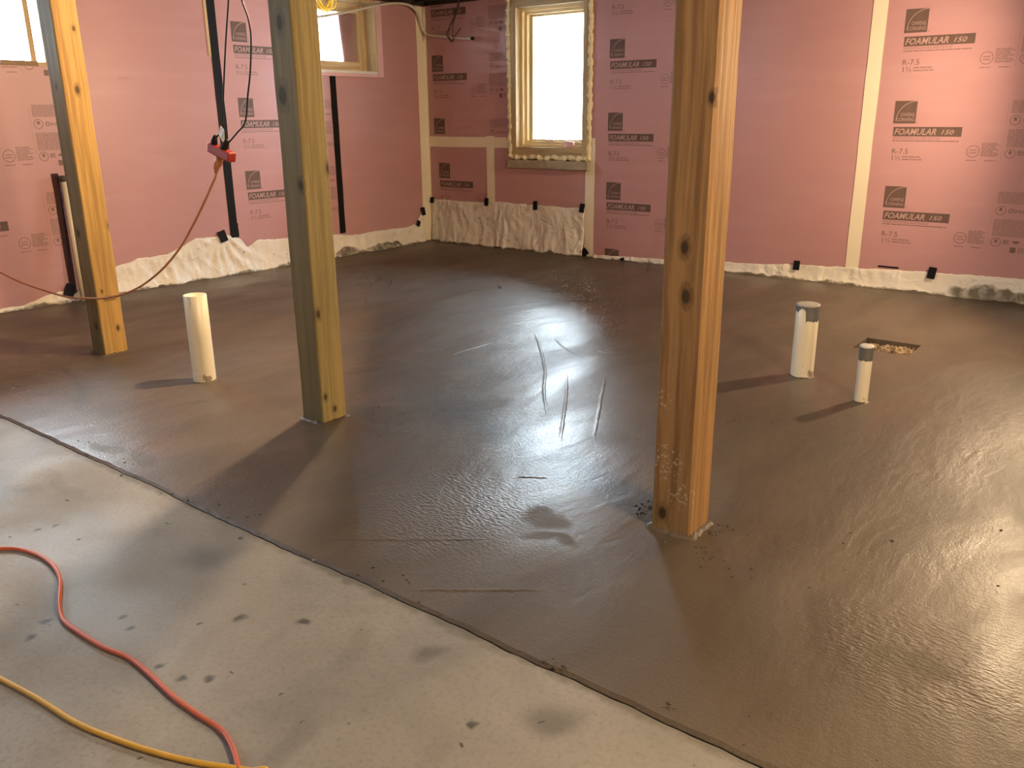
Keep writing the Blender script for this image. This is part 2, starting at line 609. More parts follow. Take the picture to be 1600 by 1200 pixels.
def revolve(bm, prof, seg=28, mi=0, close=False):
    rings = [[bm.verts.new((r * math.cos(2 * math.pi * k / seg), r * math.sin(2 * math.pi * k / seg), z)) for k in range(seg)] for r, z in prof]
    prs = list(zip(rings, rings[1:]))
    if close:
        prs.append((rings[-1], rings[0]))
    for a, b in prs:
        for k in range(seg):
            bm.faces.new((a[k], a[(k + 1) % seg], b[(k + 1) % seg], b[k])).material_index = mi
    return rings


def fbm(x, y, z=0.0):
    return mnoise.fractal(Vector((x, y, z)), 1.0, 2.0, 4)


# plates on a wall: (u, v, n) frames.  left wall: u=+y v=+z n=+x ; back wall: u=+x v=+z n=-y
def frame(side):
    if side == 'L':
        return Matrix(((0, 0, 1, 0), (1, 0, 0, 0), (0, 1, 0, 0), (0, 0, 0, 1)))
    return Matrix(((1, 0, 0, 0), (0, 0, -1, B), (0, 1, 0, 0), (0, 0, 0, 1)))


FR = {'L': frame('L'), 'B': frame('B')}


def slab_uv(name, side, u0, u1, v0, v1, n0, n1, mat, parent=None, holes=()):
    """flat panel in a wall frame with rectangular openings cut through"""
    us = sorted(set([u0, u1] + [min(max(h[i], u0), u1) for h in holes for i in (0, 1)]))
    vs2 = sorted(set([v0, v1] + [min(max(h[i], v0), v1) for h in holes for i in (2, 3)]))
    bm = bmesh.new()
    vd = {}

    def V(u, v):
        if (u, v) not in vd:
            vd[(u, v)] = bm.verts.new((u, v, n0))
        return vd[(u, v)]
    fs = []
    for a, b in zip(us, us[1:]):
        for c, d in zip(vs2, vs2[1:]):
            m_u, m_v = (a + b) / 2, (c + d) / 2
            if any(h[0] < m_u < h[1] and h[2] < m_v < h[3] for h in holes):
                continue
            fs.append(bm.faces.new((V(a, c), V(b, c), V(b, d), V(a, d))))
    ex = bmesh.ops.extrude_face_region(bm, geom=fs)
    for g in ex['geom']:
        if isinstance(g, bmesh.types.BMVert):
            g.co.z = n1
    bmesh.ops.transform(bm, matrix=FR[side], verts=bm.verts)
    return mobj(name, bm, mat, parent)


# ------------------------------------------------------------------ STRUCTURE
# openings: (u0,u1,v0,v1)
W1 = (1.10, 2.03, 0.82, 2.34)      # back wall window
W2 = (5.30, 6.19, 1.69, 2.345)     # left wall window
W4 = (-1.30, -0.10, 1.655, 2.345)  # added unseen opening in the left wall, brings cool daylight to the foreground
W0 = (1.90, 3.10, 1.655, 2.345)    # left wall window beside the first post

wall_left = slab_uv('wall_left', 'L', FY, B + 0.35, -0.15, 2.62, -0.24, -BT, WALL_CONC, holes=[W2, W0, W4])
tag(wall_left, 'left basement wall lined with pink foam boards', kind='structure')
wall_back = slab_uv('wall_back', 'B', 0.0, RX, -0.15, 2.62, -0.24, -BT, WALL_CONC, holes=[(1.135, 2.002, 0.935, 2.325)])
tag(wall_back, 'back basement wall lined with pink foam boards and cream tape', kind='structure')
wall_right = box('wall_right', RX, RX + 0.2, FY, B + 0.3, -0.15, 2.62, PALE_WALL)
tag(wall_right, kind='structure')
wall_front = box('wall_front', -0.3, RX + 0.2, FY - 0.2, FY, -0.15, 2.62, PALE_WALL)
tag(wall_front, kind='structure')

ceiling = box('ceiling', -0.3, RX + 0.2, FY - 0.2, B + 0.3, 2.62, 2.70, WOOD_DARK)
tag(ceiling, kind='structure')
jm = None
yj = FY + 0.3
while yj < B - 0.1:
    if jm is None:
        o = box('joist', -0.2, RX, -0.02, 0.02, 2.38, 2.62, WOOD_DARK, ceiling)
        jm = o.data
    else:
        o = link(bpy.data.objects.new('joist', jm), ceiling)
    o.location.y = yj
    yj += 0.41
box('rim_board', -0.02, 0.03, FY, B, 2.362, 2.62, WOOD_DARK, ceiling)
box('rim_board', 0.03, RX, B - 0.03, B + 0.02, 2.362, 2.62, WOOD_DARK, ceiling)
box('beam', 0.03, RX, 2.30, 2.44, 2.16, 2.379, WOOD_DARK, ceiling)

# floors: a wavy seam shared by both slabs
def seam(x):
    return EDGE + 0.010 * mnoise.noise(Vector((x * 1.3, 3.1, 0))) + 0.007 * mnoise.noise(Vector((x * 6.0, 7.7, 0))) + 0.004 * mnoise.noise(Vector((x * 19.0, 1.7, 0)))


NX = 480
xs = [RX * i / NX for i in range(NX + 1)]
HOLE = (5.082, 5.398, 5.0, 5.285)


def fresh_slab():
    bm = bmesh.new()
    top, low, inn = [], [], []
    for x in xs:
        y = seam(x)
        top.append(bm.verts.new((x, y + 0.012, 0.0)))
        low.append(bm.verts.new((x, y + 0.001, -0.006 - 0.004 * abs(mnoise.noise(Vector((x * 30, 2, 0)))))))
        inn.append(bm.verts.new((x, y, -0.09)))
    for i in range(NX):
        bm.faces.new((low[i], low[i + 1], top[i + 1], top[i]))
        bm.faces.new((inn[i], inn[i + 1], low[i + 1], low[i]))
    # body of the slab, with the boxed-out pocket
    hx0, hx1, hy0, hy1 = HOLE
    ix0 = min(range(NX + 1), key=lambda i: abs(xs[i] - hx0))
    ix1 = min(range(NX + 1), key=lambda i: abs(xs[i] - hx1))
    mid = [bm.verts.new((x, 2.0, 0)) for x in xs]
    for i in range(NX):
        bm.faces.new((top[i], top[i + 1], mid[i + 1], mid[i]))
    cells_x = [0.0, xs[ix0], xs[ix1], RX]
    b0 = [bm.verts.new((x, hy0, 0)) for x in cells_x]
    b1 = [bm.verts.new((x, hy1, 0)) for x in cells_x]
    b2 = [bm.verts.new((x, B + 0.02, 0)) for x in cells_x]
    segs = [(0, ix0), (ix0, ix1), (ix1, NX)]
    for k, (a, b) in enumerate(segs):
        bm.faces.new([mid[i] for i in range(a, b + 1)] + [b0[k + 1], b0[k]])
        bm.faces.new((b1[k], b1[k + 1], b2[k + 1], b2[k]))
        if k != 1:
            bm.faces.new((b0[k], b0[k + 1], b1[k + 1], b1[k]))
    q = [b0[1], b0[2], b1[2], b1[1]]
    d = [bm.verts.new(v.co + Vector((0, 0, -0.10))) for v in q]
    for k in range(4):
        bm.faces.new((q[k], q[(k + 1) % 4], d[(k + 1) % 4], d[k]))
    bm.faces.new(d)
    return mobj('floor', bm, FRESH)


floor = fresh_slab()
tag(floor, 'dark freshly poured wet concrete floor slab', kind='structure')

bm = bmesh.new()
a_, b_, c_ = [], [], []
for x in xs:
    y = seam(x) - 0.004 - 0.003 * abs(mnoise.noise(Vector((x * 9, 5, 0))))
    a_.append(bm.verts.new((x, y, -0.006)))
    b_.append(bm.verts.new((x, y - 0.008, -0.001)))
    c_.append(bm.verts.new((x, y, -0.09)))
e_ = [bm.verts.new((x, 1.2, -0.001)) for x in xs]
for i in range(NX):
    bm.faces.new((e_[i], e_[i + 1], b_[i + 1], b_[i]))
    bm.faces.new((b_[i], b_[i + 1], a_[i + 1], a_[i]))
    bm.faces.new((a_[i], a_[i + 1], c_[i + 1], c_[i]))
f0 = bm.verts.new((0, FY, -0.001))
f1 = bm.verts.new((RX, FY, -0.001))
bm.faces.new([f0, f1] + list(reversed(e_)))
floor_old = mobj('floor_slab', bm, OLD)
tag(floor_old, 'dry pale grey old concrete slab in the foreground', kind='structure')
box('joint_bed', 0, RX, EDGE - 0.1, EDGE + 0.1, -0.12, -0.055, SOIL, floor)


# thin ridges left by the trowel edge, standing proud of the slab
RIDGES = [[(3.384, 4.198), (3.638, 3.909), (3.926, 3.553), (4.115, 3.28), (4.347, 2.982)], [(4.053, 3.573), (4.261, 3.262), (4.385, 3.065), (4.577, 2.756)],
          [(4.246, 3.644), (4.398, 3.364), (4.554, 3.082), (4.669, 2.871)], [(3.301, 3.473), (3.305, 3.666), (3.318, 3.858)], [(3.556, 4.163), (3.759, 3.997), (3.954, 3.884)],
          [(4.442, 1.58), (4.679, 1.752), (4.875, 1.905)], [(4.893, 1.533), (5.058, 1.653), (5.204, 1.767)], [(3.933, 4.071), (4.01, 4.06), (4.087, 4.064)],
          [(2.722, 3.295), (2.725, 3.38), (2.731, 3.468)], [(2.837, 4.855), (3.058, 5.15), (3.309, 5.275)], [(2.644, 4.141), (2.719, 4.386), (3.1, 4.54)],
          [(4.656, 2.361), (4.70, 2.39), (4.76, 2.424)], [(3.106, 2.879), (3.15, 2.98), (3.184, 3.084)]]
for q, R_ in enumerate(RIDGES):
    P = catmull([(x, y, 0.0) for x, y in R_], 14)
    bm = bmesh.new()
    prev = None
    for i, p in enumerate(P):
        t = (P[min(i + 1, len(P) - 1)] - P[max(i - 1, 0)]).normalized()
        nn = Vector((-t.y, t.x, 0))
        e = min(1.0, 6 * i / len(P), 6 * (len(P) - 1 - i) / len(P)) + 0.02
        hh = 0.0030 * e * (0.7 + 0.8 * abs(fbm(i * 0.5, q)))
        wd = 0.007 + 0.004 * abs(fbm(i * 0.4, q + 7))
        off = nn * 0.004 * fbm(i * 0.45, q + 3)
        ring = [bm.verts.new(p + off - nn * wd * 1.8 + Vector((0, 0, -0.0004))), bm.verts.new(p + off - nn * wd * 0.4 + Vector((0, 0, hh * 0.8))), bm.verts.new(p + off + nn * wd * 0.3 + Vector((0, 0, hh))), bm.verts.new(p + off + nn * wd + Vector((0, 0, -0.0004)))]
        if prev:
            for k in range(3):
                bm.faces.new((prev[k], ring[k], ring[k + 1], prev[k + 1]))
        prev = ring
    mobj('trowel_ridge', bm, FRESH, floor, True)


# ragged rim of wet concrete pushed against the plastic at the walls
def rim(side, u0, u1, amp, name='concrete_rim'):
    bm = bmesh.new()
    n = int((u1 - u0) / 0.02)
    prev = None
    for i in range(n + 1):
        u = u0 + (u1 - u0) * i / n
        hgt = max(0.002, 0.010 + amp * fbm(u * 3.1, 2.3, 1.0) + 0.012 * fbm(u * 17, 1.3))
        wd = 0.05 + 0.02 * fbm(u * 5, 8.8)
        ring = [bm.verts.new((u, -0.01, 0.0)), bm.verts.new((u, hgt, 0.012)), bm.verts.new((u, hgt * 0.75, 0.034)), bm.verts.new((u, hgt * 0.3, wd)), bm.verts.new((u, -0.01, wd + 0.03))]
        if prev:
            for k in range(4):
                bm.faces.new((prev[k], ring[k], ring[k + 1], prev[k + 1]))
        prev = ring
    bmesh.ops.transform(bm, matrix=FR[side], verts=bm.verts)
    return mobj(name, bm, FRESH, floor, True)


rim('L', 2.2, 6.86, 0.022)
rim('B', 0.04, 7.5, 0.020)

# ------------------------------------------------------------------ foam boards
TOP = HB
boards = {}


def board(key, side, u0, u1, v0, v1, holes=(), label=None):
    o = slab_uv('foam_board', side, u0 + 0.0015, u1 - 0.0015, v0, v1, -BT + 0.0005, 0.0, FOAM, wall_left if side == 'L' else wall_back, holes)
    if label:
        o['label'] = label
    boards[key] = (o, side)


board('L0', 'L', 1.94, 3.157, 0.0, TOP, [W0], 'printed pink foam board below the left window')
board('L00', 'L', 0.72, 1.94, 0.0, TOP, [W0])
board('L000', 'L', FY, 0.72, 0.0, TOP, [W4])
board('L1', 'L', 3.157, 4.40, 0.0, TOP, (), 'plain pink foam board right of the first post')
board('L2', 'L', 4.40, 5.625, 0.0, TOP, [W2], 'printed pink foam board between two black tape strips')
board('L3', 'L', 5.625, B - 0.001, 0.0, TOP, [W2], 'plain pink foam board next to the corner')
board('B0', 'B', 0.0, 2.035, 1.045, TOP, [W1], 'printed pink foam board beside the bright window')
board('B0a', 'B', 0.0, 0.845, 0.0, 1.045, (), 'small printed pink foam piece low in the corner')
board('B0b', 'B', 0.845, 2.035, 0.0, 1.045, [W1], 'small plain pink foam piece under the window')
board('B1', 'B', 2.035, 3.26, 0.0, TOP, (), 'printed pink foam board right of the window')
board('B2', 'B', 3.26, 4.485, 0.0, TOP, (), 'plain pink foam board right of the nearest post')
board('B3', 'B', 4.485, 5.71, 0.0, TOP, (), 'printed pink foam board at the right edge')
board('B4', 'B', 5.71, 6.93, 0.0, TOP)
board('B5', 'B', 6.93, RX, 0.0, TOP)

# ------------------------------------------------------------------ printing on the boards (flat ink, built once, copied)
def text_mesh(body, size, shear=0.0, squeeze=1.0, bold=0.0):
    cu = bpy.data.curves.new('t', 'FONT')
    cu.body = body
    cu.size = size
    cu.shear = shear
    cu.resolution_u = 2
    cu.offset = bold
    ob = bpy.data.objects.new('t', cu)
    COL.objects.link(ob)
    dg = bpy.context.evaluated_depsgraph_get()
    me = bpy.data.meshes.new_from_object(ob.evaluated_get(dg))
    bpy.data.objects.remove(ob)
    return me


def add_text(bm, body, size, x, y, z, mi, shear=0.0, width=None, bold=0.0):
    me = text_mesh(body, size, shear, 1.0, bold)
    if not me.vertices:
        return
    x0 = min(v.co.x for v in me.vertices)
    x1 = max(v.co.x for v in me.vertices)
    s = (width / (x1 - x0)) if width else 1.0
    b2 = bmesh.new()
    b2.from_mesh(me)
    vm = [bm.verts.new(((v.co.x - x0) * s + x, v.co.y + y, z)) for v in b2.verts]
    b2.verts.index_update()
    for f in b2.faces:
        try:
            bm.faces.new([vm[v.index] for v in f.verts]).material_index = mi
        except ValueError:
            pass
    b2.free()
    bpy.data.meshes.remove(me)


def quad(bm, x0, x1, y0, y1, z, mi, sk=0.0):
    bm.faces.new([bm.verts.new(p) for p in ((x0, y0, z), (x1, y0, z), (x1 + sk, y1, z), (x0 + sk, y1, z))]).material_index = mi


def ring2(bm, cx, cy, r0, r1, z, mi, a0=0.0, a1=2 * math.pi, n=28, sx=1.0):
    P = []
    for k in range(n + 1):
        a = a0 + (a1 - a0) * k / n
        P.append((bm.verts.new((cx + math.cos(a) * r0 * sx, cy + math.sin(a) * r0, z)), bm.verts.new((cx + math.cos(a) * r1 * sx, cy + math.sin(a) * r1, z))))
    for p, q in zip(P, P[1:]):
        bm.faces.new((p[0], q[0], q[1], p[1])).material_index = mi


def disc2(bm, cx, cy, rx, ry, z, mi, n=16):
    bm.faces.new([bm.verts.new((cx + rx * math.cos(2 * math.pi * k / n), cy + ry * math.sin(2 * math.pi * k / n), z)) for k in range(n)]).material_index = mi


def lines2(bm, x0, x1, y0, y1, pitch, z, mi, rnd, fill=0.55, ragged=0.25):
    y = y1
    while y - pitch * fill > y0:
        x = x0
        end = x1 - (x1 - x0) * rnd.random() * ragged
        while x < end:
            wl = rnd.uniform(0.015, 0.05)
            quad(bm, x, min(x + wl, end), y - pitch * fill, y, z, mi)
            x += wl + 0.004
        y -= pitch


Z1, Z2 = 0.0006, 0.0011
PR = {}


def bm_logo():
    bm = bmesh.new()
    quad(bm, 0, 0.152, -0.157, 0, Z1, 0)
    ring2(bm, 0.150, -0.135, 0.1300, 0.1345, Z2, 1, math.radians(90), math.radians(181), 24)
    add_text(bm, 'OWENS', 0.036, 0.045, -0.108, Z2, 1, 0.0, 0.096)
    add_text(bm, 'CORNING', 0.034, 0.020, -0.141, Z2, 1, 0.0, 0.122)
    ring2(bm, 0.162, -0.150, 0.0035, 0.0050, Z1, 0, n=10)
    return bm


def bm_banner():
    bm = bmesh.new()
    quad(bm, 0.008, 0.468, -0.247, -0.181, Z1, 0)
    add_text(bm, 'FOAMULAR', 0.060, 0.016, -0.235, Z2, 1, 0.28, 0.285, 0.0012)
    add_text(bm, '150', 0.045, 0.335, -0.232, Z2, 1, 0.28, 0.083, 0.0006)
    return bm


def bm_small():
    bm = bmesh.new()
    rnd = random.Random(3)
    lines2(bm, 0.010, 0.335, -0.268, -0.254, 0.009, Z1, 0, rnd, 0.5, 0.02)
    lines2(bm, 0.010, 0.462, -0.290, -0.276, 0.009, Z1, 1, rnd, 0.6, 0.02)
    return bm


def bm_rating():
    bm = bmesh.new()
    add_text(bm, 'R-7.5', 0.054, 0.016, -0.371, Z1, 0, 0.0, 0.112)
    add_text(bm, '1\u00bd', 0.050, 0.022, -0.418, Z1, 0, 0.0, 0.058)
    rnd = random.Random(5)
    lines2(bm, 0.092, 0.225, -0.398, -0.386, 0.02, Z1, 1, rnd, 0.5, 0.1)
    lines2(bm, 0.092, 0.240, -0.418, -0.405, 0.02, Z1, 1, rnd, 0.5, 0.1)
    return bm


def bm_seal():
    bm = bmesh.new()
    rnd = random.Random(9)
    ring2(bm, 0.556, -0.345, 0.0375, 0.0415, Z1, 0)
    quad(bm, 0.532, 0.580, -0.341, -0.333, Z1, 1)
    quad(bm, 0.532, 0.580, -0.359, -0.351, Z1, 1)
    lines2(bm, 0.606, 0.722, -0.380, -0.288, 0.0105, Z1, 0, rnd, 0.42, 0.4)
    lines2(bm, 0.520, 0.590, -0.410, -0.404, 0.01, Z1, 0, rnd, 0.5, 0.1)
    lines2(bm, 0.635, 0.712, -0.416, -0.404, 0.01, Z1, 0, rnd, 0.5, 0.1)
    quad(bm, 0.735, 0.7365, -0.412, -0.02, Z1, 1)
    return bm


def bm_notes():
    bm = bmesh.new()
    rnd = random.Random(11)
    lines2(bm, 0.756, 1.02, -0.090, -0.008, 0.0075, Z1, 1, rnd, 0.62, 0.1)
    for cy in (-0.136, -0.357):
        ring2(bm, 0.788, cy, 0.0285, 0.0325, Z1, 0, n=22)
        disc2(bm, 0.788, cy + 0.010, 0.010, 0.010, Z1, 0, 10)
        quad(bm, 0.776, 0.800, cy - 0.006, cy + 0.001, Z1, 1)
    ring2(bm, 0.852, -0.136, 0.010, 0.0155, Z1, 0, n=14)
    for k in range(5):
        ring2(bm, 0.882 + 0.026 * k, -0.138, 0.006, 0.0105, Z1, 0, n=10)
    lines2(bm, 0.756, 1.02, -0.315, -0.196, 0.0075, Z1, 1, rnd, 0.62, 0.12)
    lines2(bm, 0.832, 0.874, -0.372, -0.338, 0.008, Z1, 0, rnd, 0.55, 0.1)
    disc2(bm, 0.914, -0.350, 0.024, 0.010, Z1, 0)
    quad(bm, 0.883, 0.919, -0.424, -0.386, Z1, 0)
    lines2(bm, 0.930, 1.02, -0.424, -0.386, 0.008, Z1, 1, rnd, 0.6, 0.2)
    return bm


PR_DEF = (('printed_logo', bm_logo, (INK, INK_GAP)), ('printed_banner', bm_banner, (INK, INK_GAP)), ('printed_fine_text', bm_small, (INK_THIN, INK_LINE)),
          ('printed_rating', bm_rating, (INK_LINE, INK_THIN)), ('printed_seal', bm_seal, (INK_LINE, INK_THIN)), ('printed_notes', bm_notes, (INK_LINE, INK_THIN)))
PR_BOX = {'printed_logo': (0, 0.17, -0.157, 0), 'printed_banner': (0.008, 0.468, -0.247, -0.181), 'printed_fine_text': (0.01, 0.462, -0.29, -0.254),
          'printed_rating': (0.016, 0.24, -0.42, -0.325), 'printed_seal': (0.51, 0.737, -0.416, -0.02), 'printed_notes': (0.756, 1.02, -0.424, -0.008)}
PR_MESH = {}


def prt_mesh(name, fn, mats, clip=None, off=(0, 0)):
    bm = fn()
    if clip:
        u0, u1, v0, v1 = clip
        for co_, no in (((u0 - off[0], 0, 0), (-1, 0, 0)), ((u1 - off[0], 0, 0), (1, 0, 0)), ((0, v0 - off[1], 0), (0, -1, 0)), ((0, v1 - off[1], 0), (0, 1, 0))):
            bmesh.ops.bisect_plane(bm, geom=list(bm.verts) + list(bm.edges) + list(bm.faces), plane_co=co_, plane_no=no, clear_outer=True)
    me = bpy.data.meshes.new(name)
    bm.to_mesh(me)
    n = len(bm.faces)
    bm.free()
    for mt in mats:
        me.materials.append(mt)
    return me if n else None


def imprint(key, u, v, clip):
    """one repeat of the board print with its top-left at (u, v); clip = visible part of that board"""
    bo, side = boards[key]
    for name, fn, mats in PR_DEF:
        bx = PR_BOX[name]
        a = (u + bx[0], u + bx[1], v + bx[2], v + bx[3])
        if a[1] < clip[0] or a[0] > clip[1] or a[3] < clip[2] or a[2] > clip[3]:
            continue
        if a[0] >= clip[0] and a[1] <= clip[1] and a[2] >= clip[2] and a[3] <= clip[3]:
            if name not in PR_MESH:
                PR_MESH[name] = prt_mesh(name, fn, mats)
            me = PR_MESH[name]
        else:
            me = prt_mesh(name, fn, mats, clip, (u, v))
        if me is None:
            continue
        o = bpy.data.objects.new(name, me)
        o.matrix_world = FR[side] @ Matrix.Translation((u, v, 0))
        link(o, bo)


for v in (1.408, 0.809):
    imprint('L0', 2.125, v, (1.95, 3.15, 0.0, 1.65))
imprint('L0', 2.125, 2.018, (1.95, 3.15, 0.0, 1.65))
for v in (2.06, 1.462, 0.86):
    imprint('L2', 4.572, v, (4.45, 5.60, 0.0, 2.35) if v < 1.6 else (4.45, 5.26, 0.0, 2.35))
for v in (2.50, 1.89, 1.276):
    imprint('B0', 0.085, v, (0.02, 1.085, 1.10, 2.35))
imprint('B0a', 0.138, 0.828, (0.02, 0.80, 0.02, 0.985))
imprint('B0a', 0.138, 0.22, (0.02, 0.80, 0.02, 0.985))
for v in (2.54, 1.93, 1.317, 0.708, 0.099):
    imprint('B1', 2.218, v, (2.05, 3.24, 0.0, 2.35))
for v in (1.995, 1.38, 0.775):
    imprint('B3', 4.664, v, (4.54, 5.70, 0.0, 2.35))

# ------------------------------------------------------------------ seam tapes
def strip(name, side, u0, u1, v0, v1, mat, parent, n0=0.0002, n1=0.0016, wob=0.003, horiz=False):
    bm = bmesh.new()
    n = max(6, int(((u1 - u0) if horiz else (v1 - v0)) / 0.06))
    prev = None
    ph = random.random() * 50
    for i in range(n + 1):
        t = i / n
        d1 = wob * mnoise.noise(Vector((ph, t * n * 0.35, 0)))
        d2 = wob * mnoise.noise(Vector((ph + 9, t * n * 0.35, 0)))
        if horiz:
            a = ((u0 + (u1 - u0) * t), v0 + d1)
            b = ((u0 + (u1 - u0) * t), v1 + d2)
        else:
            a = (u0 + d1, v0 + (v1 - v0) * t)
            b = (u1 + d2, v0 + (v1 - v0) * t)
        r = [bm.verts.new((*a, n0)), bm.verts.new((*a, n1)), bm.verts.new((*b, n1)), bm.verts.new((*b, n0))]
        if prev:
            for k in range(3):
                bm.faces.new((prev[k], r[k], r[k + 1], prev[k + 1]))
        else:
            bm.faces.new(r)
        prev = r
    bm.faces.new(list(reversed(prev)))
    bmesh.ops.transform(bm, matrix=FR[side], verts=bm.verts)
    return mobj(name, bm, mat, parent)


def seam_tape(side, u0, u1, v0, v1, horiz=False, mat=None, lab='cream seam tape'):
    k = 0.0 if horiz else 0.0016
    o = strip('seam_tape', side, u0, u1, v0, v1, mat or TAPE_W, wall_left if side == 'L' else wall_back, 0.0002 + k, 0.0015 + k, horiz=horiz)
    o['label'] = lab
    return o


seam_tape('L', 6.765, B - 0.002, 0.0, 2.352)                  # corner
seam_tape('B', 0.002, 0.018, 0.0, 2.352)
seam_tape('B', 0.018, 1.10, 0.992, 1.094, True)               # level joint left of the window
seam_tape('B', 0.795, 0.895, 0.0, 1.105)                      # joint under it
seam_tape('B', 1.985, 2.087, 0.0, 1.095)                      # below the window corner
seam_tape('B', 4.434, 4.536, 0.0, 2.352)
seam_tape('L', 4.362, 4.440, 0.33, 2.352, mat=TAPE_K, lab='long black tape strip')
seam_tape('L', 5.590, 5.662, 0.215, 1.664, mat=TAPE_K, lab='black tape strip under the small window')
strip('tape_end', 'L', 4.366, 4.447, 0.31, 0.43, TAPE_K, wall_left, 0.0034, 0.0045)
seam_tape('L', 2.940, 2.990, 0.03, 0.93, mat=mat_simple('maroon_tape', (0.05, 0.018, 0.016), 0.6, 0.2, 6, spec=0.2), lab='dark maroon tape strip')
# narrow lumber strip left showing beside the black tape, high up
box('furring_edge', 0.0, 0.006, 4.335, 4.36, 1.78, 2.35, WOOD_TAN, wall_left)


# ------------------------------------------------------------------ plastic sheeting along the foot of the walls
def interp(P, u):
    if u <= P[0][0]:
        return P[0][1]
    for (a, x), (b, y) in zip(P, P[1:]):
        if a <= u <= b:
            return x + (y - x) * (u - a) / (b - a)
    return P[-1][1]


def sheeting(name, side, prof, tabs, label, amp=0.016, seed=0.0, foot=0.045, fan=()):
    u0, u1 = prof[0][0], prof[-1][0]
    nu = int((u1 - u0) / 0.016)
    nv = 16
    bm = bmesh.new()
    G = []
    for i in range(nu + 1):
        u = u0 + (u1 - u0) * i / nu
        zt = interp(prof, u) + 0.010 * fbm(u * 6 + seed, 0.5) + 0.004 * fbm(u * 28 + seed, 2.2)
        zt = max(zt, 0.02)
        row = []
        for j in range(nv + 1):
            t = j / nv
            z = -0.005 + (zt + 0.005) * t
            n = 0.004 + foot * (1 - t) ** 3
            wr = fbm(u * 4.5 + 0.8 * z + seed, z * 2.2, seed) * amp * (1.15 - 0.55 * t)
            wr += abs(fbm(u * 13 + 2.5 * z + seed, z * 3, seed + 4)) * amp * 0.9
            for (fu, fz, fr_) in fan:      # pleats fanning out below a tab
                dx, dz = u - fu, fz - z
                dd = math.hypot(dx, dz)
                if dz > -0.02 and dd < fr_:
                    ang = math.atan2(dx, dz + 0.02)
                    wr += 0.016 * math.sin(ang * 15 + 3 * fbm(u * 3, z * 3)) * (1 - dd / fr_) * min(1, dd / 0.06)
            edge = 1.0 if t < 0.9 else 0.5
            row.append(bm.verts.new((u, z, max(0.0022, n + wr * edge))))
        G.append(row)
    for a, b in zip(G, G[1:]):
        for j in range(nv):
            bm.faces.new((a[j], b[j], b[j + 1], a[j + 1]))
    ex = bmesh.ops.extrude_face_region(bm, geom=list(bm.faces))
    for g in ex['geom']:
        if isinstance(g, bmesh.types.BMVert):
            g.co.z -= 0.0010
    bmesh.ops.transform(bm, matrix=FR[side], verts=bm.verts)
    root = mobj(name, bm, PLASTIC, None, True)
    tag(root, label, 'plastic sheet')
    for (tu, tv, wu, wv_, ang) in tabs:
        b2 = bmesh.new()
        bbox(b2, -wu / 2, wu / 2, -wv_ / 2, wv_ / 2, -0.001, 0.001)
        for v in b2.verts:
            v.co.z += 0.0
        n = 0.034 if tv < 0.08 else 0.020
        mobj('tape_tab', b2, TAPE_K, root, False, FR[side] @ Matrix.Translation((tu, tv, n)) @ Matrix.Rotation(ang, 4, 'Z') @ Matrix.Rotation(-0.12, 4, 'X'))['label'] = 'black tape tab'
    return root


sheeting('plastic_sheet', 'L',
         [(2.2, 0.035), (2.439, 0.035), (2.589, 0.030), (2.753, 0.069), (2.881, 0.090), (2.945, 0.042), (3.05, 0.10), (3.32, 0.211), (3.501, 0.250), (3.749, 0.250), (3.911, 0.303),
          (4.023, 0.345), (4.174, 0.342), (4.313, 0.348), (4.455, 0.300), (4.517, 0.215), (4.617, 0.262), (4.966, 0.247), (5.514, 0.216), (5.742, 0.184), (6.062, 0.188),
          (6.476, 0.183), (6.651, 0.199), (6.716, 0.295), (6.765, 0.357)],
         [(6.752, 0.325, 0.055, 0.085, 0.1), (6.672, 0.205, 0.05, 0.06, -0.5), (4.273, 0.336, 0.075, 0.095, 0.25), (2.928, 0.083, 0.075, 0.10, -0.5)],
         'crumpled white plastic sheet along the foot of the left wall', 0.020, 1.7, 0.045, [(4.273, 0.34, 0.48), (3.95, 0.32, 0.3)])
sheeting('plastic_sheet', 'B',
         [(0.02, 0.437), (0.606, 0.447), (0.906, 0.462), (1.392, 0.452), (1.509, 0.451), (1.985, 0.466)],
         [(0.035, 0.435, 0.055, 0.06, 0.0), (0.796, 0.455, 0.05, 0.075, 0.0), (1.416, 0.452, 0.05, 0.085, 0.1), (1.965, 0.458, 0.055, 0.085, -0.1), (1.534, 0.030, 0.055, 0.06, 0.15),
          (2.01, 0.045, 0.07, 0.07, -0.8), (1.016, 0.020, 0.04, 0.025, 0.0)],
         'tall white plastic sheet taped to the wall below the bright window', 0.020, 5.1, 0.04, [(0.3, 0.44, 0.3), (1.0, 0.4, 0.4)])
sheeting('plastic_sheet', 'B',
         [(2.09, 0.032), (2.761, 0.052), (3.381, 0.082), (4.333, 0.136), (4.432, 0.141), (5.04, 0.162), (5.664, 0.181), (7.3, 0.22)],
         [(2.428, 0.018, 0.04, 0.03, 0.3), (4.055, 0.119, 0.05, 0.075, 0.0), (5.071, 0.161, 0.055, 0.085, -0.1)],
         'low white plastic strip along the foot of the right part of the back wall', 0.010, 9.3, 0.02)
box('gap_shade', 4.68, 4.83, B - 0.0018, B - 0.0003, 0.165, 0.178, TAPE_K, wall_back)['label'] = 'dark slit at the bottom of the foam'  # flat black strip painting the shade of the gap under the foam

# ------------------------------------------------------------------ WINDOW in the back wall
win1 = empty('window_1', (1.565, B, 0.82))
tag(win1, 'narrow wooden casement window edged with yellow spray foam', kind='structure')


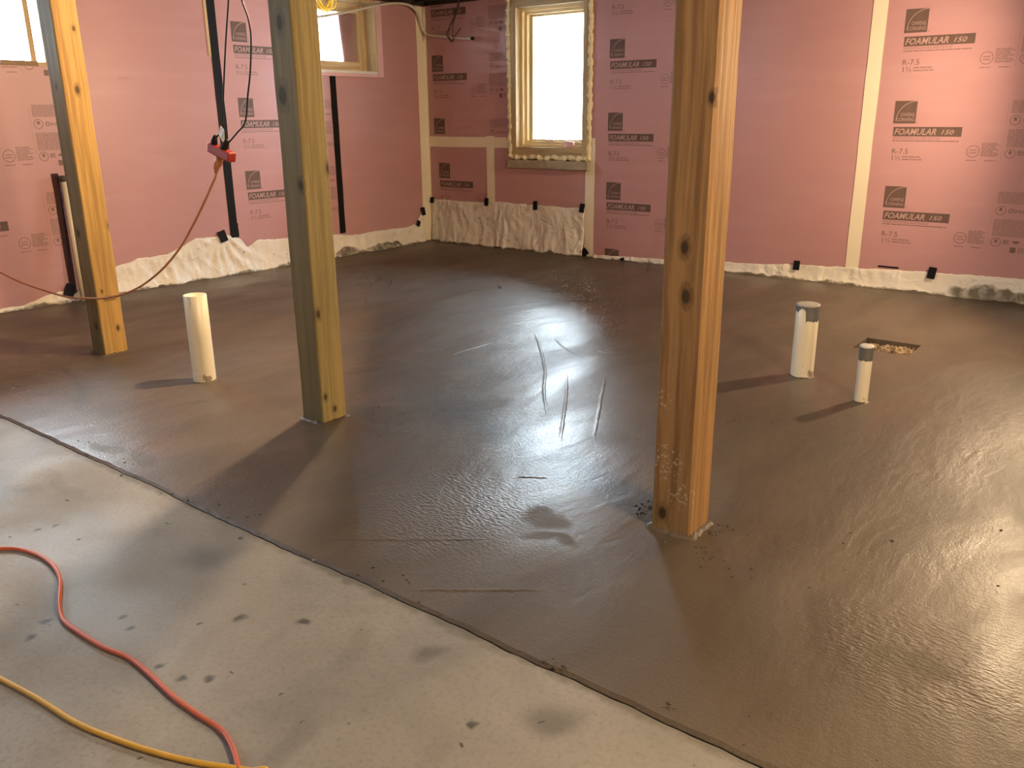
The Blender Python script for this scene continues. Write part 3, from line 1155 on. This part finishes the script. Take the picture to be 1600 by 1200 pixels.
def frame_ring(name, x0, x1, z0, z1, t, y0, y1, mat, parent, tb=None, side='B'):
    """four boards round an opening, each its own piece (outer x0..x1, z0..z1)"""
    tb = tb or t
    res = []
    for a in ((x0, x0 + t, z0, z1), (x1 - t, x1, z0, z1), (x0 + t, x1 - t, z0, z0 + tb), (x0 + t, x1 - t, z1 - tb, z1)):
        bm = bmesh.new()
        if side == 'B':
            bbox(bm, a[0], a[1], y0, y1, a[2], a[3], 0.0025)
            c = Vector(((a[0] + a[1]) / 2, (y0 + y1) / 2, (a[2] + a[3]) / 2))
            horiz = (a[1] - a[0]) > (a[3] - a[2])
            R = Matrix.Rotation(math.pi / 2, 4, 'Y') if horiz else Matrix.Identity(4)
        else:
            bbox(bm, y0, y1, a[0], a[1], a[2], a[3], 0.0025)
            c = Vector(((y0 + y1) / 2, (a[0] + a[1]) / 2, (a[2] + a[3]) / 2))
            horiz = (a[1] - a[0]) > (a[3] - a[2])
            R = Matrix.Rotation(math.pi / 2, 4, 'X') if horiz else Matrix.Identity(4)
        mw = Matrix.Translation(c) @ R
        bmesh.ops.transform(bm, matrix=mw.inverted(), verts=bm.verts)
        o = mobj(name, bm, mat)
        o.parent = parent
        pm = Matrix.Translation(parent.location) if parent.type == 'EMPTY' else Matrix.Identity(4)
        o.matrix_parent_inverse = pm.inverted()
        o.matrix_world = mw
        o.location, o.rotation_euler = c, R.to_euler()
        res.append(o)
    return res


def under(o, parent):
    """parent under an Empty while the mesh keeps its world coordinates"""
    o.parent = parent
    o.matrix_parent_inverse = Matrix.Translation(parent.location).inverted()
    return o


frame_ring('buck_board', 1.125, 2.012, 0.925, 2.335, 0.062, B - 0.022, B + 0.10, WOOD_OLD, win1, 0.078)
frame_ring('jamb_board', 1.187, 1.950, 1.003, 2.257, 0.028, B + 0.05, B + 0.13, WOOD_PINE, win1)
frame_ring('stop_board', 1.190, 1.947, 1.006, 2.254, 0.055, B + 0.085, B + 0.16, WOOD_PINE, win1, 0.05)
frame_ring('sash_board', 1.215, 1.922, 1.030, 2.230, 0.062, B + 0.13, B + 0.185, WOOD_PINE, win1, 0.045)
under(box('pane', 1.27, 1.87, B + 0.155, B + 0.161, 1.07, 2.19, GLASS), win1)
# sill board
bm = bmesh.new()
bbox(bm, -0.47, 0.475, -0.06, 0.09, -0.04, 0.038, 0.004)
bmesh.ops.subdivide_edges(bm, edges=[e for e in bm.edges if e.calc_length() > 0.3], cuts=24)
for v in bm.verts:
    v.co += Vector((0, 0.004 * fbm(v.co.x * 12, v.co.z * 30), 0.004 * fbm(v.co.x * 15, v.co.z * 20, 3)))
mwt = Matrix.Translation((1.572, B + 0.0, 0.848))
o = mobj('sill_board', bm, mat_simple('weathered_sill', (0.40, 0.33, 0.23), 0.8, 0.35, 16, 0.004, 60), None)
under(o, win1)
o.location = mwt.translation


# beads of spray foam
def bead(pts, r, seed):
    bm = bmesh.new()
    P = catmull(pts, 16)
    tube_bm(bm, P, r, 10, True, lambda i, p: r * (0.8 + 0.55 * abs(fbm(i * 0.12 + seed, 1.0)) + 0.18 * math.sin(i * 0.42 + seed)))
    for v in bm.verts:
        v.co += Vector((1, 0.6, 1)) * 0.007 * fbm(v.co.x * 16, v.co.y * 16 + seed, v.co.z * 16)
    o = mobj('foam_bead', bm, SPRAY, None, True)
    under(o, win1)


def wavy(a, b, n, amp, seed):
    a, b = Vector(a), Vector(b)
    return [a.lerp(b, i / n) + Vector((amp * fbm(i * 0.9, seed), 0, amp * fbm(i * 0.9, seed + 5))) for i in range(n + 1)]


bead(wavy((1.112, B - 0.004, 0.90), (1.092, B - 0.004, 2.33), 14, 0.014, 1), 0.030, 1)
bead(wavy((2.022, B - 0.004, 0.90), (2.022, B - 0.004, 2.33), 14, 0.012, 2), 0.024, 2)
bead(wavy((1.12, B - 0.012, 0.908), (2.01, B - 0.012, 0.912), 9, 0.010, 3), 0.027, 3)
bead(wavy((1.12, B - 0.004, 2.338), (2.01, B - 0.004, 2.338), 9, 0.008, 4), 0.014, 4)
# crank handle of the casement
bm = bmesh.new()
bbox(bm, 1.47, 1.545, B + 0.105, B + 0.13, 1.05, 1.072, 0.005)
tube_bm(bm, catmull([(1.50, B + 0.112, 1.072), (1.495, B + 0.10, 1.092), (1.53, B + 0.085, 1.10), (1.57, B + 0.08, 1.082)], 6), 0.007, 8)
under(mobj('crank_handle', bm, METAL, None, True), win1)

bm = bmesh.new()
bbox(bm, -0.045, 0.045, -0.022, 0.022, -0.03, 0.03, 0.004)
for v in bm.verts:
    v.co += Vector((0.012 * fbm(v.co.x * 30, v.co.z * 30), 0.006 * fbm(v.co.z * 50, 2), 0.012 * fbm(v.co.x * 25, 7)))
o = mobj('foam_scrap', bm, FOAM_CUT)
o.location = (1.775, B + 0.04, 1.032)
o.rotation_euler = (0, 0.15, 0.3)
tag(o, 'small pink foam scrap lying on the ledge of the bright window', 'foam scrap')

# ------------------------------------------------------------------ WINDOWS in the left wall
win2 = empty('window_2', (0, 5.745, 1.67))
tag(win2, 'small high window with tan wooden reveal and pink foam edge', kind='structure')
for a in ((5.235, 5.30, 1.665, 2.352), (6.19, 6.258, 1.665, 2.352)):
    under(box('foam_edge', -0.0005, 0.032, a[0], a[1], a[2], a[3], FOAM_CUT), win2)
under(box('foam_edge', -0.0005, 0.032, 5.30, 6.19, 1.662, 1.690, FOAM_CUT), win2)
under(box('reveal_board', -0.235, 0.030, 6.172, 6.190, 1.69, 2.345, WOOD_TAN), win2)
under(box('reveal_board', -0.235, 0.030, 5.300, 5.318, 1.69, 2.345, WOOD_TAN), win2)
under(box('reveal_board', -0.235, 0.030, 5.318, 6.172, 2.325, 2.345, WOOD_TAN), win2)
under(box('sill', -0.235, 0.031, 5.318, 6.172, 1.691, 1.715, mat_simple('white_sill', (0.78, 0.76, 0.74), 0.5)), win2)
frame_ring('sash_board', 5.32, 6.170, 1.717, 2.322, 0.092, -0.150, -0.105, WOOD_TAN, win2, 0.085, 'L')
under(box('pane', -0.132, -0.126, 5.40, 6.09, 1.79, 2.25, GLASS), win2)
bm = bmesh.new()
bbox(bm, -0.1495, -0.1335, 5.875, 6.077, 1.803, 2.236)
for v in bm.verts:
    if v.co.y < 6:
        v.co.y += 0.022 if v.co.z < 2 else -0.02
under(mobj('foam_panel', bm, FOAM), win2)['label'] = 'pink foam piece covering the right side behind the glass'

win0 = empty('window_3', (0, 2.5, 1.655))
tag(win0, 'blown-out bright window cut off by the left picture edge', kind='structure')
WHITE_WOOD = mat_simple('pale_painted_wood', (0.62, 0.48, 0.32), 0.5, 0.2, 9)
frame_ring('sash_board', 1.90, 3.098, 1.657, 2.343, 0.030, -0.11, -0.07, WHITE_WOOD, win0, 0.03, 'L')
under(box('mullion', -0.105, -0.075, 2.972, 3.008, 1.687, 2.313, WOOD_TAN), win0)
under(box('pane', -0.093, -0.088, 1.93, 3.068, 1.687, 2.313, GLASS), win0)
bm = bmesh.new()
bbox(bm, -0.03, 0.022, 2.735, 2.982, 0, 0.034, 0.003)
bmesh.ops.transform(bm, matrix=Matrix.Translation((0, -2.858, 0)), verts=bm.verts)
o = mobj('wood_block', bm, mat_simple('brown_block_wood', (0.30, 0.19, 0.10), 0.7, 0.2, 12))
o.location = (-0.024, 2.858, 1.655)
tag(o, 'short wood block lying on the ledge of the leftmost window', 'wood block')

# ------------------------------------------------------------------ POSTS
def post(x0, mat, label, seed, chip=False):
    bm = bmesh.new()
    s = 0.07
    nz = 40
    prev = None
    H = 2.165
    for i in range(nz + 1):
        z = -0.02 + (H + 0.015) * i / nz
        b = 0.007
        ring = []
        for (cx, cy) in ((-1, -1), (1, -1), (1, 1), (-1, 1)):
            w1 = 0.0018 * fbm(cx * 2 + seed, z * 3, cy)
            for (px, py) in ({(-1, -1): ((-s, -s + b), (-s + b, -s)), (1, -1): ((s - b, -s), (s, -s + b)), (1, 1): ((s, s - b), (s - b, s)), (-1, 1): ((-s + b, s), (-s, s - b))}[(cx, cy)]):
                ring.append(bm.verts.new((px + w1, py + w1, z)))
        if prev:
            for k in range(8):
                bm.faces.new((prev[k], prev[(k + 1) % 8], ring[(k + 1) % 8], ring[k]))
        else:
            bm.faces.new(list(reversed(ring)))
        prev = ring
    bm.faces.new(prev)
    o = mobj('timber_post', bm, mat)
    o.location = (x0 + 0.07, 2.37, 0)
    tag(o, label, 'post', 'square timber posts in a row')
    return o


K1 = [(0.07, 0.034, 1.755, 0.018), (0.07, 0.001, 1.454, 0.026), (0.07, -0.028, 0.373, 0.014), (0.07, 0.032, 0.149, 0.02), (0.07, 0.069, 0.733, 0.025),
      (0.0, -0.07, 1.47, 0.02), (-0.02, -0.07, 0.70, 0.03), (0.02, -0.07, 0.17, 0.03)]
K2 = [(0.07, -0.048, 0.494, 0.024), (0.07, -0.044, 0.122, 0.020), (0.07, 0.005, 0.054, 0.022), (0.07, 0.062, 1.104, 0.03), (0.05, -0.07, 1.04, 0.03), (-0.02, -0.07, 1.388, 0.05), (0, -0.07, 1.66, 0.04)]
K3 = [(0.0, -0.07, 0.931, 0.028), (0.012, -0.07, 0.789, 0.030), (-0.03, -0.07, 0.06, 0.03), (0.07, 0.02, 1.72, 0.03), (0.06, -0.07, 1.35, 0.02)]
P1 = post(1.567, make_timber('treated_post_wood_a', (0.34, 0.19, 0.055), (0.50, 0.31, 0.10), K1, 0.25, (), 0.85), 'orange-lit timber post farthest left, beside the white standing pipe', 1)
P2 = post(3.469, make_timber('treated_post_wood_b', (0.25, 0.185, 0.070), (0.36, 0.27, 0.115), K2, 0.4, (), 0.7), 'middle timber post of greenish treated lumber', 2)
P3 = post(5.257, make_timber('treated_post_wood_c', (0.20, 0.105, 0.04), (0.34, 0.195, 0.08), K3, 0.2, [(-0.035, -0.07, 0.24, 0.085), (0.03, -0.07, 0.14, 0.06), (-0.045, -0.07, 0.45, 0.04)]), 'nearest and tallest timber post, brown, right of centre', 3)
# grade stamp and a skirt of wet concrete at each foot
bm = bmesh.new()
rnd = random.Random(4)
lines2(bm, -0.045, 0.04, 0, 0.035, 0.010, 0, 0, rnd, 0.55, 0.2)
o = mobj('grade_stamp', bm, mat_simple('stamp_ink', (0.13, 0.085, 0.04), 0.7), P1)
o.matrix_basis = Matrix.Translation((0.0725, 0.015, 0.305)) @ Matrix(((0, 0, 1, 0), (1, 0, 0, 0), (0, 1, 0, 0), (0, 0, 0, 1)))


def skirt(parent, seed, r=0.018):
    bm = bmesh.new()
    n = 64
    A, Bq, Cq = [], [], []
    for i in range(n):
        t = 8 * i / n
        s_ = 0.071
        side, f = int(t // 2), (t % 2) - 1
        px, py = [(f * s_, -s_), (s_, f * s_), (-f * s_, s_), (-s_, -f * s_)][side]
        d = Vector((px, py, 0)).normalized()
        w1 = r * (0.9 + 1.3 * abs(fbm(px * 30 + seed, py * 30)))
        hgt = 0.004 + 0.014 * abs(fbm(px * 40 + seed, py * 40, 4))
        A.append(bm.verts.new((px * 0.99, py * 0.99, hgt)))
        Bq.append(bm.verts.new((px + d.x * w1 * 0.5, py + d.y * w1 * 0.5, hgt * 0.8)))
        Cq.append(bm.verts.new((px + d.x * w1, py + d.y * w1, -0.003)))
    for i in range(n):
        j = (i + 1) % n
        bm.faces.new((A[i], Bq[i], Bq[j], A[j]))
        bm.faces.new((Bq[i], Cq[i], Cq[j], Bq[j]))
    mobj('concrete_skirt', bm, FRESH, parent, True)


skirt(P1, 1)
skirt(P2, 5)
skirt(P3, 9)


# ------------------------------------------------------------------ PIPES in the slab
def pipe(name, x, y, r, h, label, mat, lean=(0, 0), wall=0.006):
    root = empty(name, (x, y, 0))
    root.rotation_euler = (lean[0], lean[1], 0)
    tag(root, label, 'pipe')
    bm = bmesh.new()
    revolve(bm, [(r, -0.03), (r, h * 0.5), (r, h - 0.001), (r - 0.001, h), (r - wall, h), (r - wall, 0.02)], 32)
    bmesh.ops.contextual_create(bm, geom=[e for e in bm.edges if e.is_boundary and all(abs(v.co.z - 0.02) < 1e-5 for v in e.verts)])
    mobj('pipe_wall', bm, mat, root, True)
    bm = bmesh.new()
    n = 40
    A = []
    for i in range(n):
        a = 2 * math.pi * i / n
        w1 = 0.008 + 0.012 * abs(fbm(math.cos(a) * 2 + x, math.sin(a) * 2))
        A.append((bm.verts.new((r * 0.98 * math.cos(a), r * 0.98 * math.sin(a), 0.003 + 0.006 * abs(fbm(math.cos(a) * 3, math.sin(a) * 3, x)))), bm.verts.new(((r + w1) * math.cos(a), (r + w1) * math.sin(a), -0.002))))
    for i in range(n):
        p, q = A[i], A[(i + 1) % n]
        bm.faces.new((p[0], p[1], q[1], q[0]))
    mobj('concrete_collar', bm, FRESH, root, True)
    return root


def wrap(parent, r, z0f, z1, seed, mat=TAPE_G, full=True):
    """torn tape wrapped round the top of a pipe; z0f(angle) is its ragged lower edge"""
    bm = bmesh.new()
    n = 72
    P = []
    for i in range(n + 1):
        a = 2 * math.pi * i / n
        z0 = z0f(a)
        rr = r + 0.0012 + 0.0008 * abs(fbm(a * 3, seed))
        P.append([bm.verts.new((rr * math.cos(a), rr * math.sin(a), z0 + (z1 - z0) * t)) for t in (0, 0.34, 0.67, 1)])
    for p, q in zip(P, P[1:]):
        for k in range(3):
            bm.faces.new((p[k], q[k], q[k + 1], p[k + 1]))
    bmesh.ops.remove_doubles(bm, verts=bm.verts, dist=1e-5)
    mobj('tape_wrap', bm, mat, parent, True)


def cap(parent, r, z, mat):
    bm = bmesh.new()
    revolve(bm, [(0.001, z + 0.003), (r * 0.6, z + 0.0035), (r * 0.98, z + 0.002), (r + 0.002, z - 0.001), (r + 0.002, z - 0.006)], 32)
    for v in bm.verts:
        v.co.z += 0.0015 * fbm(v.co.x * 40, v.co.y * 40)
    mobj('tape_cap', bm, mat, parent, True)


CAPM = mat_simple('grey_cap_film', (0.50, 0.46, 0.38), 0.4, 0.35, 25, 0.001, 60)
pipe('drain_pipe', 2.585, 2.375, 0.057, 0.452, 'open white plastic pipe stub between the left and middle posts', PVC_DIRTY, (0.0, 0.0))
p2_ = pipe('drain_pipe', 5.045, 4.285, 0.057, 0.378, 'wide white pipe stub with torn grey tape on its capped top', PVC_DIRTY)


def ragged(a):
    # long torn tongue toward the camera's right, short elsewhere
    d = math.cos(a + 0.55)
    return 0.378 - (0.012 + 0.024 * abs(fbm(a * 2.5, 3.3)) + (0.062 if d > 0.72 else 0.0) + (0.018 if math.cos(a + 2.7) > 0.8 else 0.0))


wrap(p2_, 0.057, ragged, 0.379, 2.0)
cap(p2_, 0.057, 0.379, CAPM)
p3_ = pipe('drain_pipe', 5.418, 4.035, 0.0305, 0.272, 'narrow white pipe stub with a band of grey tape beside the gravel pocket', PVC_DIRTY)
wrap(p3_, 0.0305, lambda a: 0.272 - 0.068 - 0.008 * fbm(a * 2, 1.1), 0.273, 4.0)
cap(p3_, 0.0305, 0.273, mat_simple('white_cap', (0.75, 0.73, 0.68), 0.4, 0.1, 20))

# gravel in the boxed-out pocket
bm = bmesh.new()
rnd = random.Random(21)
for i in range(150):
    x = rnd.uniform(HOLE[0] + 0.02, HOLE[1] - 0.02)
    y = rnd.uniform(HOLE[2] + 0.015, HOLE[3] - 0.02)
    s_ = rnd.uniform(0.012, 0.026)
    heap = 0.05 * math.exp(-((x - 5.27) ** 2 + (y - 5.10) ** 2) / 0.012)
    r = bmesh.ops.create_icosphere(bm, subdivisions=1, radius=s_)
    R = Matrix.Rotation(rnd.uniform(0, 6), 3, 'Z') @ Matrix.Rotation(rnd.uniform(0, 6), 3, 'X')
    for v in r['verts']:
        c = v.co * (1 + 0.35 * mnoise.noise(v.co * 60 + Vector((i, 0, 0))))
        v.co = R @ Vector((c.x, c.y * 0.8, c.z * 0.65)) + Vector((x, y, -0.055 + heap * 0.6 + rnd.uniform(0, 0.028)))
o = mobj('gravel', bm, PEBBLE)
tag(o, 'tan gravel filling the square pocket in the wet floor', 'gravel', kind='stuff')
# crumbs of concrete lying on the slabs
bm = bmesh.new()
rnd = random.Random(5)
SP = [(5.16, 2.43, 0.03, 14), (5.17, 2.37, 0.03, 10), (5.43, 2.38, 0.035, 16), (5.45, 2.44, 0.03, 8), (5.47, 2.30, 0.05, 10), (5.07, 3.47, 0.05, 9), (5.2, 3.51, 0.03, 4), (5.734, 1.524, 0.018, 7), (5.43, 1.507, 0.04, 9),
      (3.70, 2.62, 0.14, 10), (5.6, 2.2, 0.2, 14), (4.0, 1.52, 0.3, 16), (4.7, 1.51, 0.3, 16), (3.3, 1.52, 0.3, 12), (5.9, 2.6, 0.4, 10), (6.3, 3.0, 0.3, 12)]
for (cx, cy, rad, n) in SP:
    for k in range(n):
        x, y = cx + rnd.gauss(0, rad * 0.6), cy + rnd.gauss(0, min(rad, 0.08) * 0.6)
        if abs(y - EDGE) > 0.03 and y < EDGE:
            continue
        if any(abs(x - q) < 0.08 and abs(y - 2.37) < 0.08 for q in (1.637, 3.539, 5.327)):
            continue
        s_ = rnd.uniform(0.0015, 0.0045)
        r = bmesh.ops.create_icosphere(bm, subdivisions=1, radius=s_)
        for v in r['verts']:
            v.co = v.co * (1 + 0.4 * mnoise.noise(v.co * 200 + Vector((k, cx, 0)))) * Vector((1.3, 1, 0.6)).x
            v.co.z *= 0.55
            v.co += Vector((x, y, s_ * 0.2))
o = mobj('concrete_crumbs', bm, mat_simple('dark_crumbs', (0.075, 0.062, 0.045), 0.7, 0.3, 60))
tag(o, 'small dark crumbs of concrete scattered on the wet slab', 'crumbs', kind='stuff')

# ------------------------------------------------------------------ CORDS ON THE FLOOR
op = [(3.45, 0.60), (3.611, 0.833), (3.687, 0.915), (3.741, 0.951), (3.828, 0.97), (3.925, 0.968), (4.024, 0.943), (4.104, 0.905), (4.171, 0.872), (4.251, 0.844), (4.336, 0.84), (4.462, 0.845), (4.559, 0.861),
      (4.654, 0.858), (4.789, 0.845), (4.896, 0.844), (4.979, 0.846), (5.042, 0.83), (5.111, 0.798), (5.2, 0.74), (5.4, 0.62), (5.7, 0.3)]
o = tube('extension_cord', catmull([(x, y, 0.0065) for x, y in op], 7), 0.0062, ORANGE, None, 10)
tag(o, 'orange-red extension cord snaking across the dry foreground slab', 'cord')
yp = [(3.9, 0.55), (4.227, 0.601), (4.388, 0.626), (4.545, 0.647), (4.70, 0.661), (4.819, 0.687), (4.924, 0.717), (5.016, 0.751), (5.083, 0.783), (5.14, 0.812)]
pts = catmull([(x, y, 0.0065) for x, y in yp], 7)
pts += catmull([(5.14, 0.812, 0.0065), (5.165, 0.826, 0.014), (5.19, 0.84, 0.006), (5.40, 0.93, 0.0065)], 6)[1:]
o = tube('extension_cord', pts, 0.0062, YELLOW, None, 10)
tag(o, 'yellow extension cord lying in the bottom left corner of the foreground slab', 'cord')

# ------------------------------------------------------------------ HANGING CORDS AND THE TRIPLE TAP (in front of the post row)
YH = 2.25
hp = [(0.02, 0.62), (0.30, 0.45), (0.61, 0.383), (0.866, 0.350), (1.115, 0.335), (1.431, 0.326), (1.661, 0.342), (1.881, 0.369), (2.06, 0.405), (2.269, 0.470), (2.439, 0.545), (2.586, 0.627), (2.724, 0.723), (2.824, 0.811), (2.933, 0.915), (3.045, 1.033), (3.075, 1.07), (3.087, 1.097)]
hang = empty('hanging_cord', (3.13, YH, 1.16))
tag(hang, 'orange cord drooping from the red triple tap to the left edge', 'cord')
under(tube('cable', catmull([(x, YH, z) for x, z in hp], 6), 0.0055, ORANGE_H, None, 8), hang)
dvec = Vector((3.131 - 3.084, 0, 1.165 - 1.105)).normalized()
bm = bmesh.new()
tube_bm(bm, [Vector((3.075, YH, 1.075)), Vector((3.084, YH, 1.098)), Vector((3.096, YH, 1.112)), Vector((3.128, YH, 1.158))], 0.012, 12, True, lambda i, p: (0.007, 0.013, 0.017, 0.018)[i])
under(mobj('plug', bm, ORANGE_H, None, True), hang)

tap = empty('triple_tap', (3.133, YH, 1.163))
tag(tap, 'red triple outlet tap hanging by black cords in front of the plain left wall', 'outlet tap')
ax = Vector((3.207 - 3.06, 0, 1.141 - 1.183)).normalized()
perp = Vector((-ax.z, 0, ax.x))
bm = bmesh.new()
bbox(bm, -0.078, 0.078, -0.02, 0.02, -0.021, 0.021, 0.006)
MT = Matrix((ax, Vector((0, 1, 0)), perp)).transposed().to_4x4()
MT.translation = (3.133, YH, 1.163)
bmesh.ops.transform(bm, matrix=MT, verts=bm.verts)
under(mobj('tap_body', bm, RED), tap)
for s_ in (-1,):
    bm = bmesh.new()
    bbox(bm, -0.084, -0.078, -0.016, 0.016, -0.018, 0.018, 0.002)
    bmesh.ops.transform(bm, matrix=MT, verts=bm.verts)
    under(mobj('outlet_face', bm, WHITE), tap)

blk = empty('black_cord', (3.3, YH, 1.9))
tag(blk, 'thin straight black cord running up from the red tap', 'cord')
under(tube('cable', catmull([(3.30, YH, 2.37), (3.30, YH, 2.0), (3.304, YH, 1.825), (3.291, YH, 1.756), (3.248, YH, 1.615), (3.208, YH, 1.469), (3.17, YH, 1.316), (3.155, YH, 1.255), (3.120, YH - 0.012, 1.225), (3.085, YH - 0.012, 1.205)], 6), 0.0036, BLACK, None, 8), blk)
bm = bmesh.new()
tube_bm(bm, [Vector((3.120, YH - 0.012, 1.232)), Vector((3.105, YH - 0.010, 1.215)), Vector((3.085, YH, 1.192)), Vector((3.08, YH, 1.183))], 0.013, 10, True, lambda i, p: (0.008, 0.014, 0.016, 0.016)[i])
under(mobj('plug', bm, BLACK, None, True), blk)
blk2 = empty('black_cord', (3.36, YH, 1.9))
tag(blk2, 'thin bowed black cord curving down right of the straight one to the red tap', 'cord')
under(tube('cable', catmull([(3.33, YH, 2.37), (3.34, YH, 2.0), (3.366, YH, 1.82), (3.379, YH, 1.749), (3.409, YH, 1.677), (3.414, YH, 1.606), (3.39, YH, 1.487), (3.357, YH, 1.39), (3.323, YH, 1.29), (3.257, YH, 1.244), (3.191, YH, 1.204), (3.165, YH, 1.19)], 6), 0.0036, BLACK, None, 8), blk2)
bm = bmesh.new()
tube_bm(bm, [Vector((3.185, YH, 1.215)), Vector((3.172, YH, 1.200)), Vector((3.152, YH, 1.178)), Vector((3.148, YH, 1.172))], 0.013, 10, True, lambda i, p: (0.008, 0.015, 0.018, 0.018)[i])
under(mobj('plug', bm, BLACK, None, True), blk2)
# white paper tag wrapped on the cord
bm = bmesh.new()
pr_ = [(3.163, 1.275), (3.190, 1.258), (3.178, 1.222), (3.170, 1.200), (3.160, 1.222), (3.140, 1.238)]
A = [bm.verts.new((x, YH - 0.012 - 0.004 * math.sin(i * 2.0), z)) for i, (x, z) in enumerate(pr_)]
Bq = [bm.verts.new((x, YH - 0.0105 - 0.004 * math.sin(i * 2.0), z)) for i, (x, z) in enumerate(pr_)]
bm.faces.new(A)
bm.faces.new(list(reversed(Bq)))
for i in range(len(A)):
    j = (i + 1) % len(A)
    bm.faces.new((A[i], A[j], Bq[j], Bq[i]))
under(mobj('paper_tag', bm, WHITE), blk)['label'] = 'white paper tag'

# ------------------------------------------------------------------ SMALL THINGS AT THE WALLS
# white pipe standing against the left wall, behind the first post
stand = empty('standing_pipe', (0.035, 3.03, 0))
tag(stand, 'white pipe with dark cap standing against the left wall behind the first post', 'pipe')
bm = bmesh.new()
tube_bm(bm, [Vector((0.115, 2.978, 0.012)), Vector((0.075, 2.994, 0.45)), Vector((0.036, 3.010, 0.885))], 0.024, 16)
under(mobj('pipe_wall', bm, PVC, None, True), stand)
bm = bmesh.new()
tube_bm(bm, [Vector((0.0365, 3.010, 0.872)), Vector((0.036, 3.010, 0.90)), Vector((0.0355, 3.010, 0.915))], 0.027, 16)
under(mobj('pipe_cap', bm, mat_simple('dark_grey_cap', (0.10, 0.09, 0.08), 0.5), None, True), stand)

cp = [(0.06, 5.16, 2.372), (0.06, 5.17, 2.25), (0.06, 5.21, 2.14), (0.06, 5.331, 2.129), (0.06, 5.477, 2.155), (0.06, 5.706, 2.199), (0.06, 5.944, 2.251), (0.06, 6.193, 2.310), (0.06, 6.42, 2.345), (0.06, 6.62, 2.345), (0.05, 6.75, 2.29), (0.045, 6.80, 2.19), (0.05, 6.83, 2.12), (0.10, B - 0.05, 2.084),
      (0.289, B - 0.05, 2.058), (0.501, B - 0.05, 2.034), (0.675, B - 0.05, 2.019)]
cr = empty('water_tube', (0.3, B - 0.05, 2.06))
tag(cr, 'thin whitish tube bending round the corner below the dark ceiling', 'pipe')
under(tube('tube_wall', catmull(cp, 8), 0.0115, GREYW, None, 10), cr)
bm = bmesh.new()
tube_bm(bm, [Vector((0.668, B - 0.05, 2.020)), Vector((0.690, B - 0.05, 2.018))], 0.017, 10)
under(mobj('end_fitting', bm, BLACK, None, True), cr)

bw_ = empty('loose_wire', (0.5, B - 0.09, 2.3))
tag(bw_, 'tangle of thin dark wire dangling from the ceiling over the whitish tube', 'wire')
YW = B - 0.085
under(tube('wire', catmull([(0.57, YW, 2.40), (0.528, YW, 2.286), (0.475, YW, 2.203), (0.405, YW, 2.12), (0.377, YW, 2.063), (0.443, YW, 2.00), (0.47, YW, 2.03)], 7), 0.005, BROWN_W, None, 6), bw_)
under(tube('wire', catmull([(0.56, YW, 2.40), (0.52, YW, 2.27), (0.475, YW, 2.19), (0.455, YW, 2.10), (0.46, YW, 2.04), (0.52, YW, 2.08), (0.56, YW, 2.12)], 7), 0.004, BROWN_W, None, 6), bw_)
under(tube('wire', catmull([(0.565, YW - 0.01, 2.40), (0.50, YW - 0.01, 2.25), (0.44, YW - 0.01, 2.16), (0.41, YW - 0.01, 2.05), (0.46, YW - 0.01, 2.0)], 7), 0.004, BROWN_W, None, 6), bw_)

# coil of yellow wire hanging from a joist near the small window
coil = empty('wire_coil', (0.5, 5.165, 2.25))
tag(coil, 'bright yellow coil of wire hanging at the top edge beside the middle post', 'wire coil')
bm = bmesh.new()
pts = []
for i in range(150):
    a = 2 * math.pi * i / 24
    rr = 0.085 + 0.016 * math.sin(i * 0.37) + 0.006 * math.sin(i * 1.1)
    pts.append(Vector((0.5 + 0.02 * math.sin(i * 0.21), 5.160 + 0.012 * math.sin(i * 0.11) + rr * math.cos(a), 2.252 + 0.010 * math.sin(i * 0.17) + rr * 1.1 * math.sin(a))))
tube_bm(bm, pts, 0.0065, 8)
under(mobj('wire_loops', bm, YELLOW_W, None, True), coil)
under(tube('hook', [(0.5, 5.165, 2.385), (0.5, 5.165, 2.33), (0.5, 5.18, 2.318), (0.5, 5.19, 2.335)], 0.005, METAL, None, 8), coil)


# ------------------------------------------------------------------ the lamps themselves (outside the picture)
def clamp_lamp(loc, d, label):
    root = empty('work_lamp', loc)
    tag(root, label, 'lamp')
    q = Vector(d).to_track_quat('Z', 'Y').to_matrix().to_4x4()
    q.translation = loc
    bm = bmesh.new()
    revolve(bm, [(0.03, -0.16), (0.035, -0.10), (0.07, -0.075), (0.105, -0.03), (0.12, -0.012), (0.117, -0.012), (0.102, -0.032), (0.066, -0.079), (0.03, -0.104)], 28)
    bmesh.ops.transform(bm, matrix=q, verts=bm.verts)
    under(mobj('reflector', bm, METAL, None, True), root)
    bm = bmesh.new()
    revolve(bm, [(0.001, -0.052), (0.02, -0.056), (0.030, -0.072), (0.026, -0.088), (0.014, -0.106)], 18)
    bmesh.ops.transform(bm, matrix=q, verts=bm.verts)
    under(mobj('bulb', bm, BULB, None, True), root)
    e = q @ Vector((0, 0, -0.15))
    under(tube('cord', catmull([e, e + Vector((0.03, 0.03, 0.10)), Vector((e.x + 0.02, e.y, 2.375))], 8), 0.005, BLACK, None, 8), root)


clamp_lamp(LAMP1, LAMP1_DIR, 'metal work lamp hung over the slab behind the middle post')
clamp_lamp(LAMP2, LAMP2_DIR, 'metal work lamp hung near the right end of the back wall')
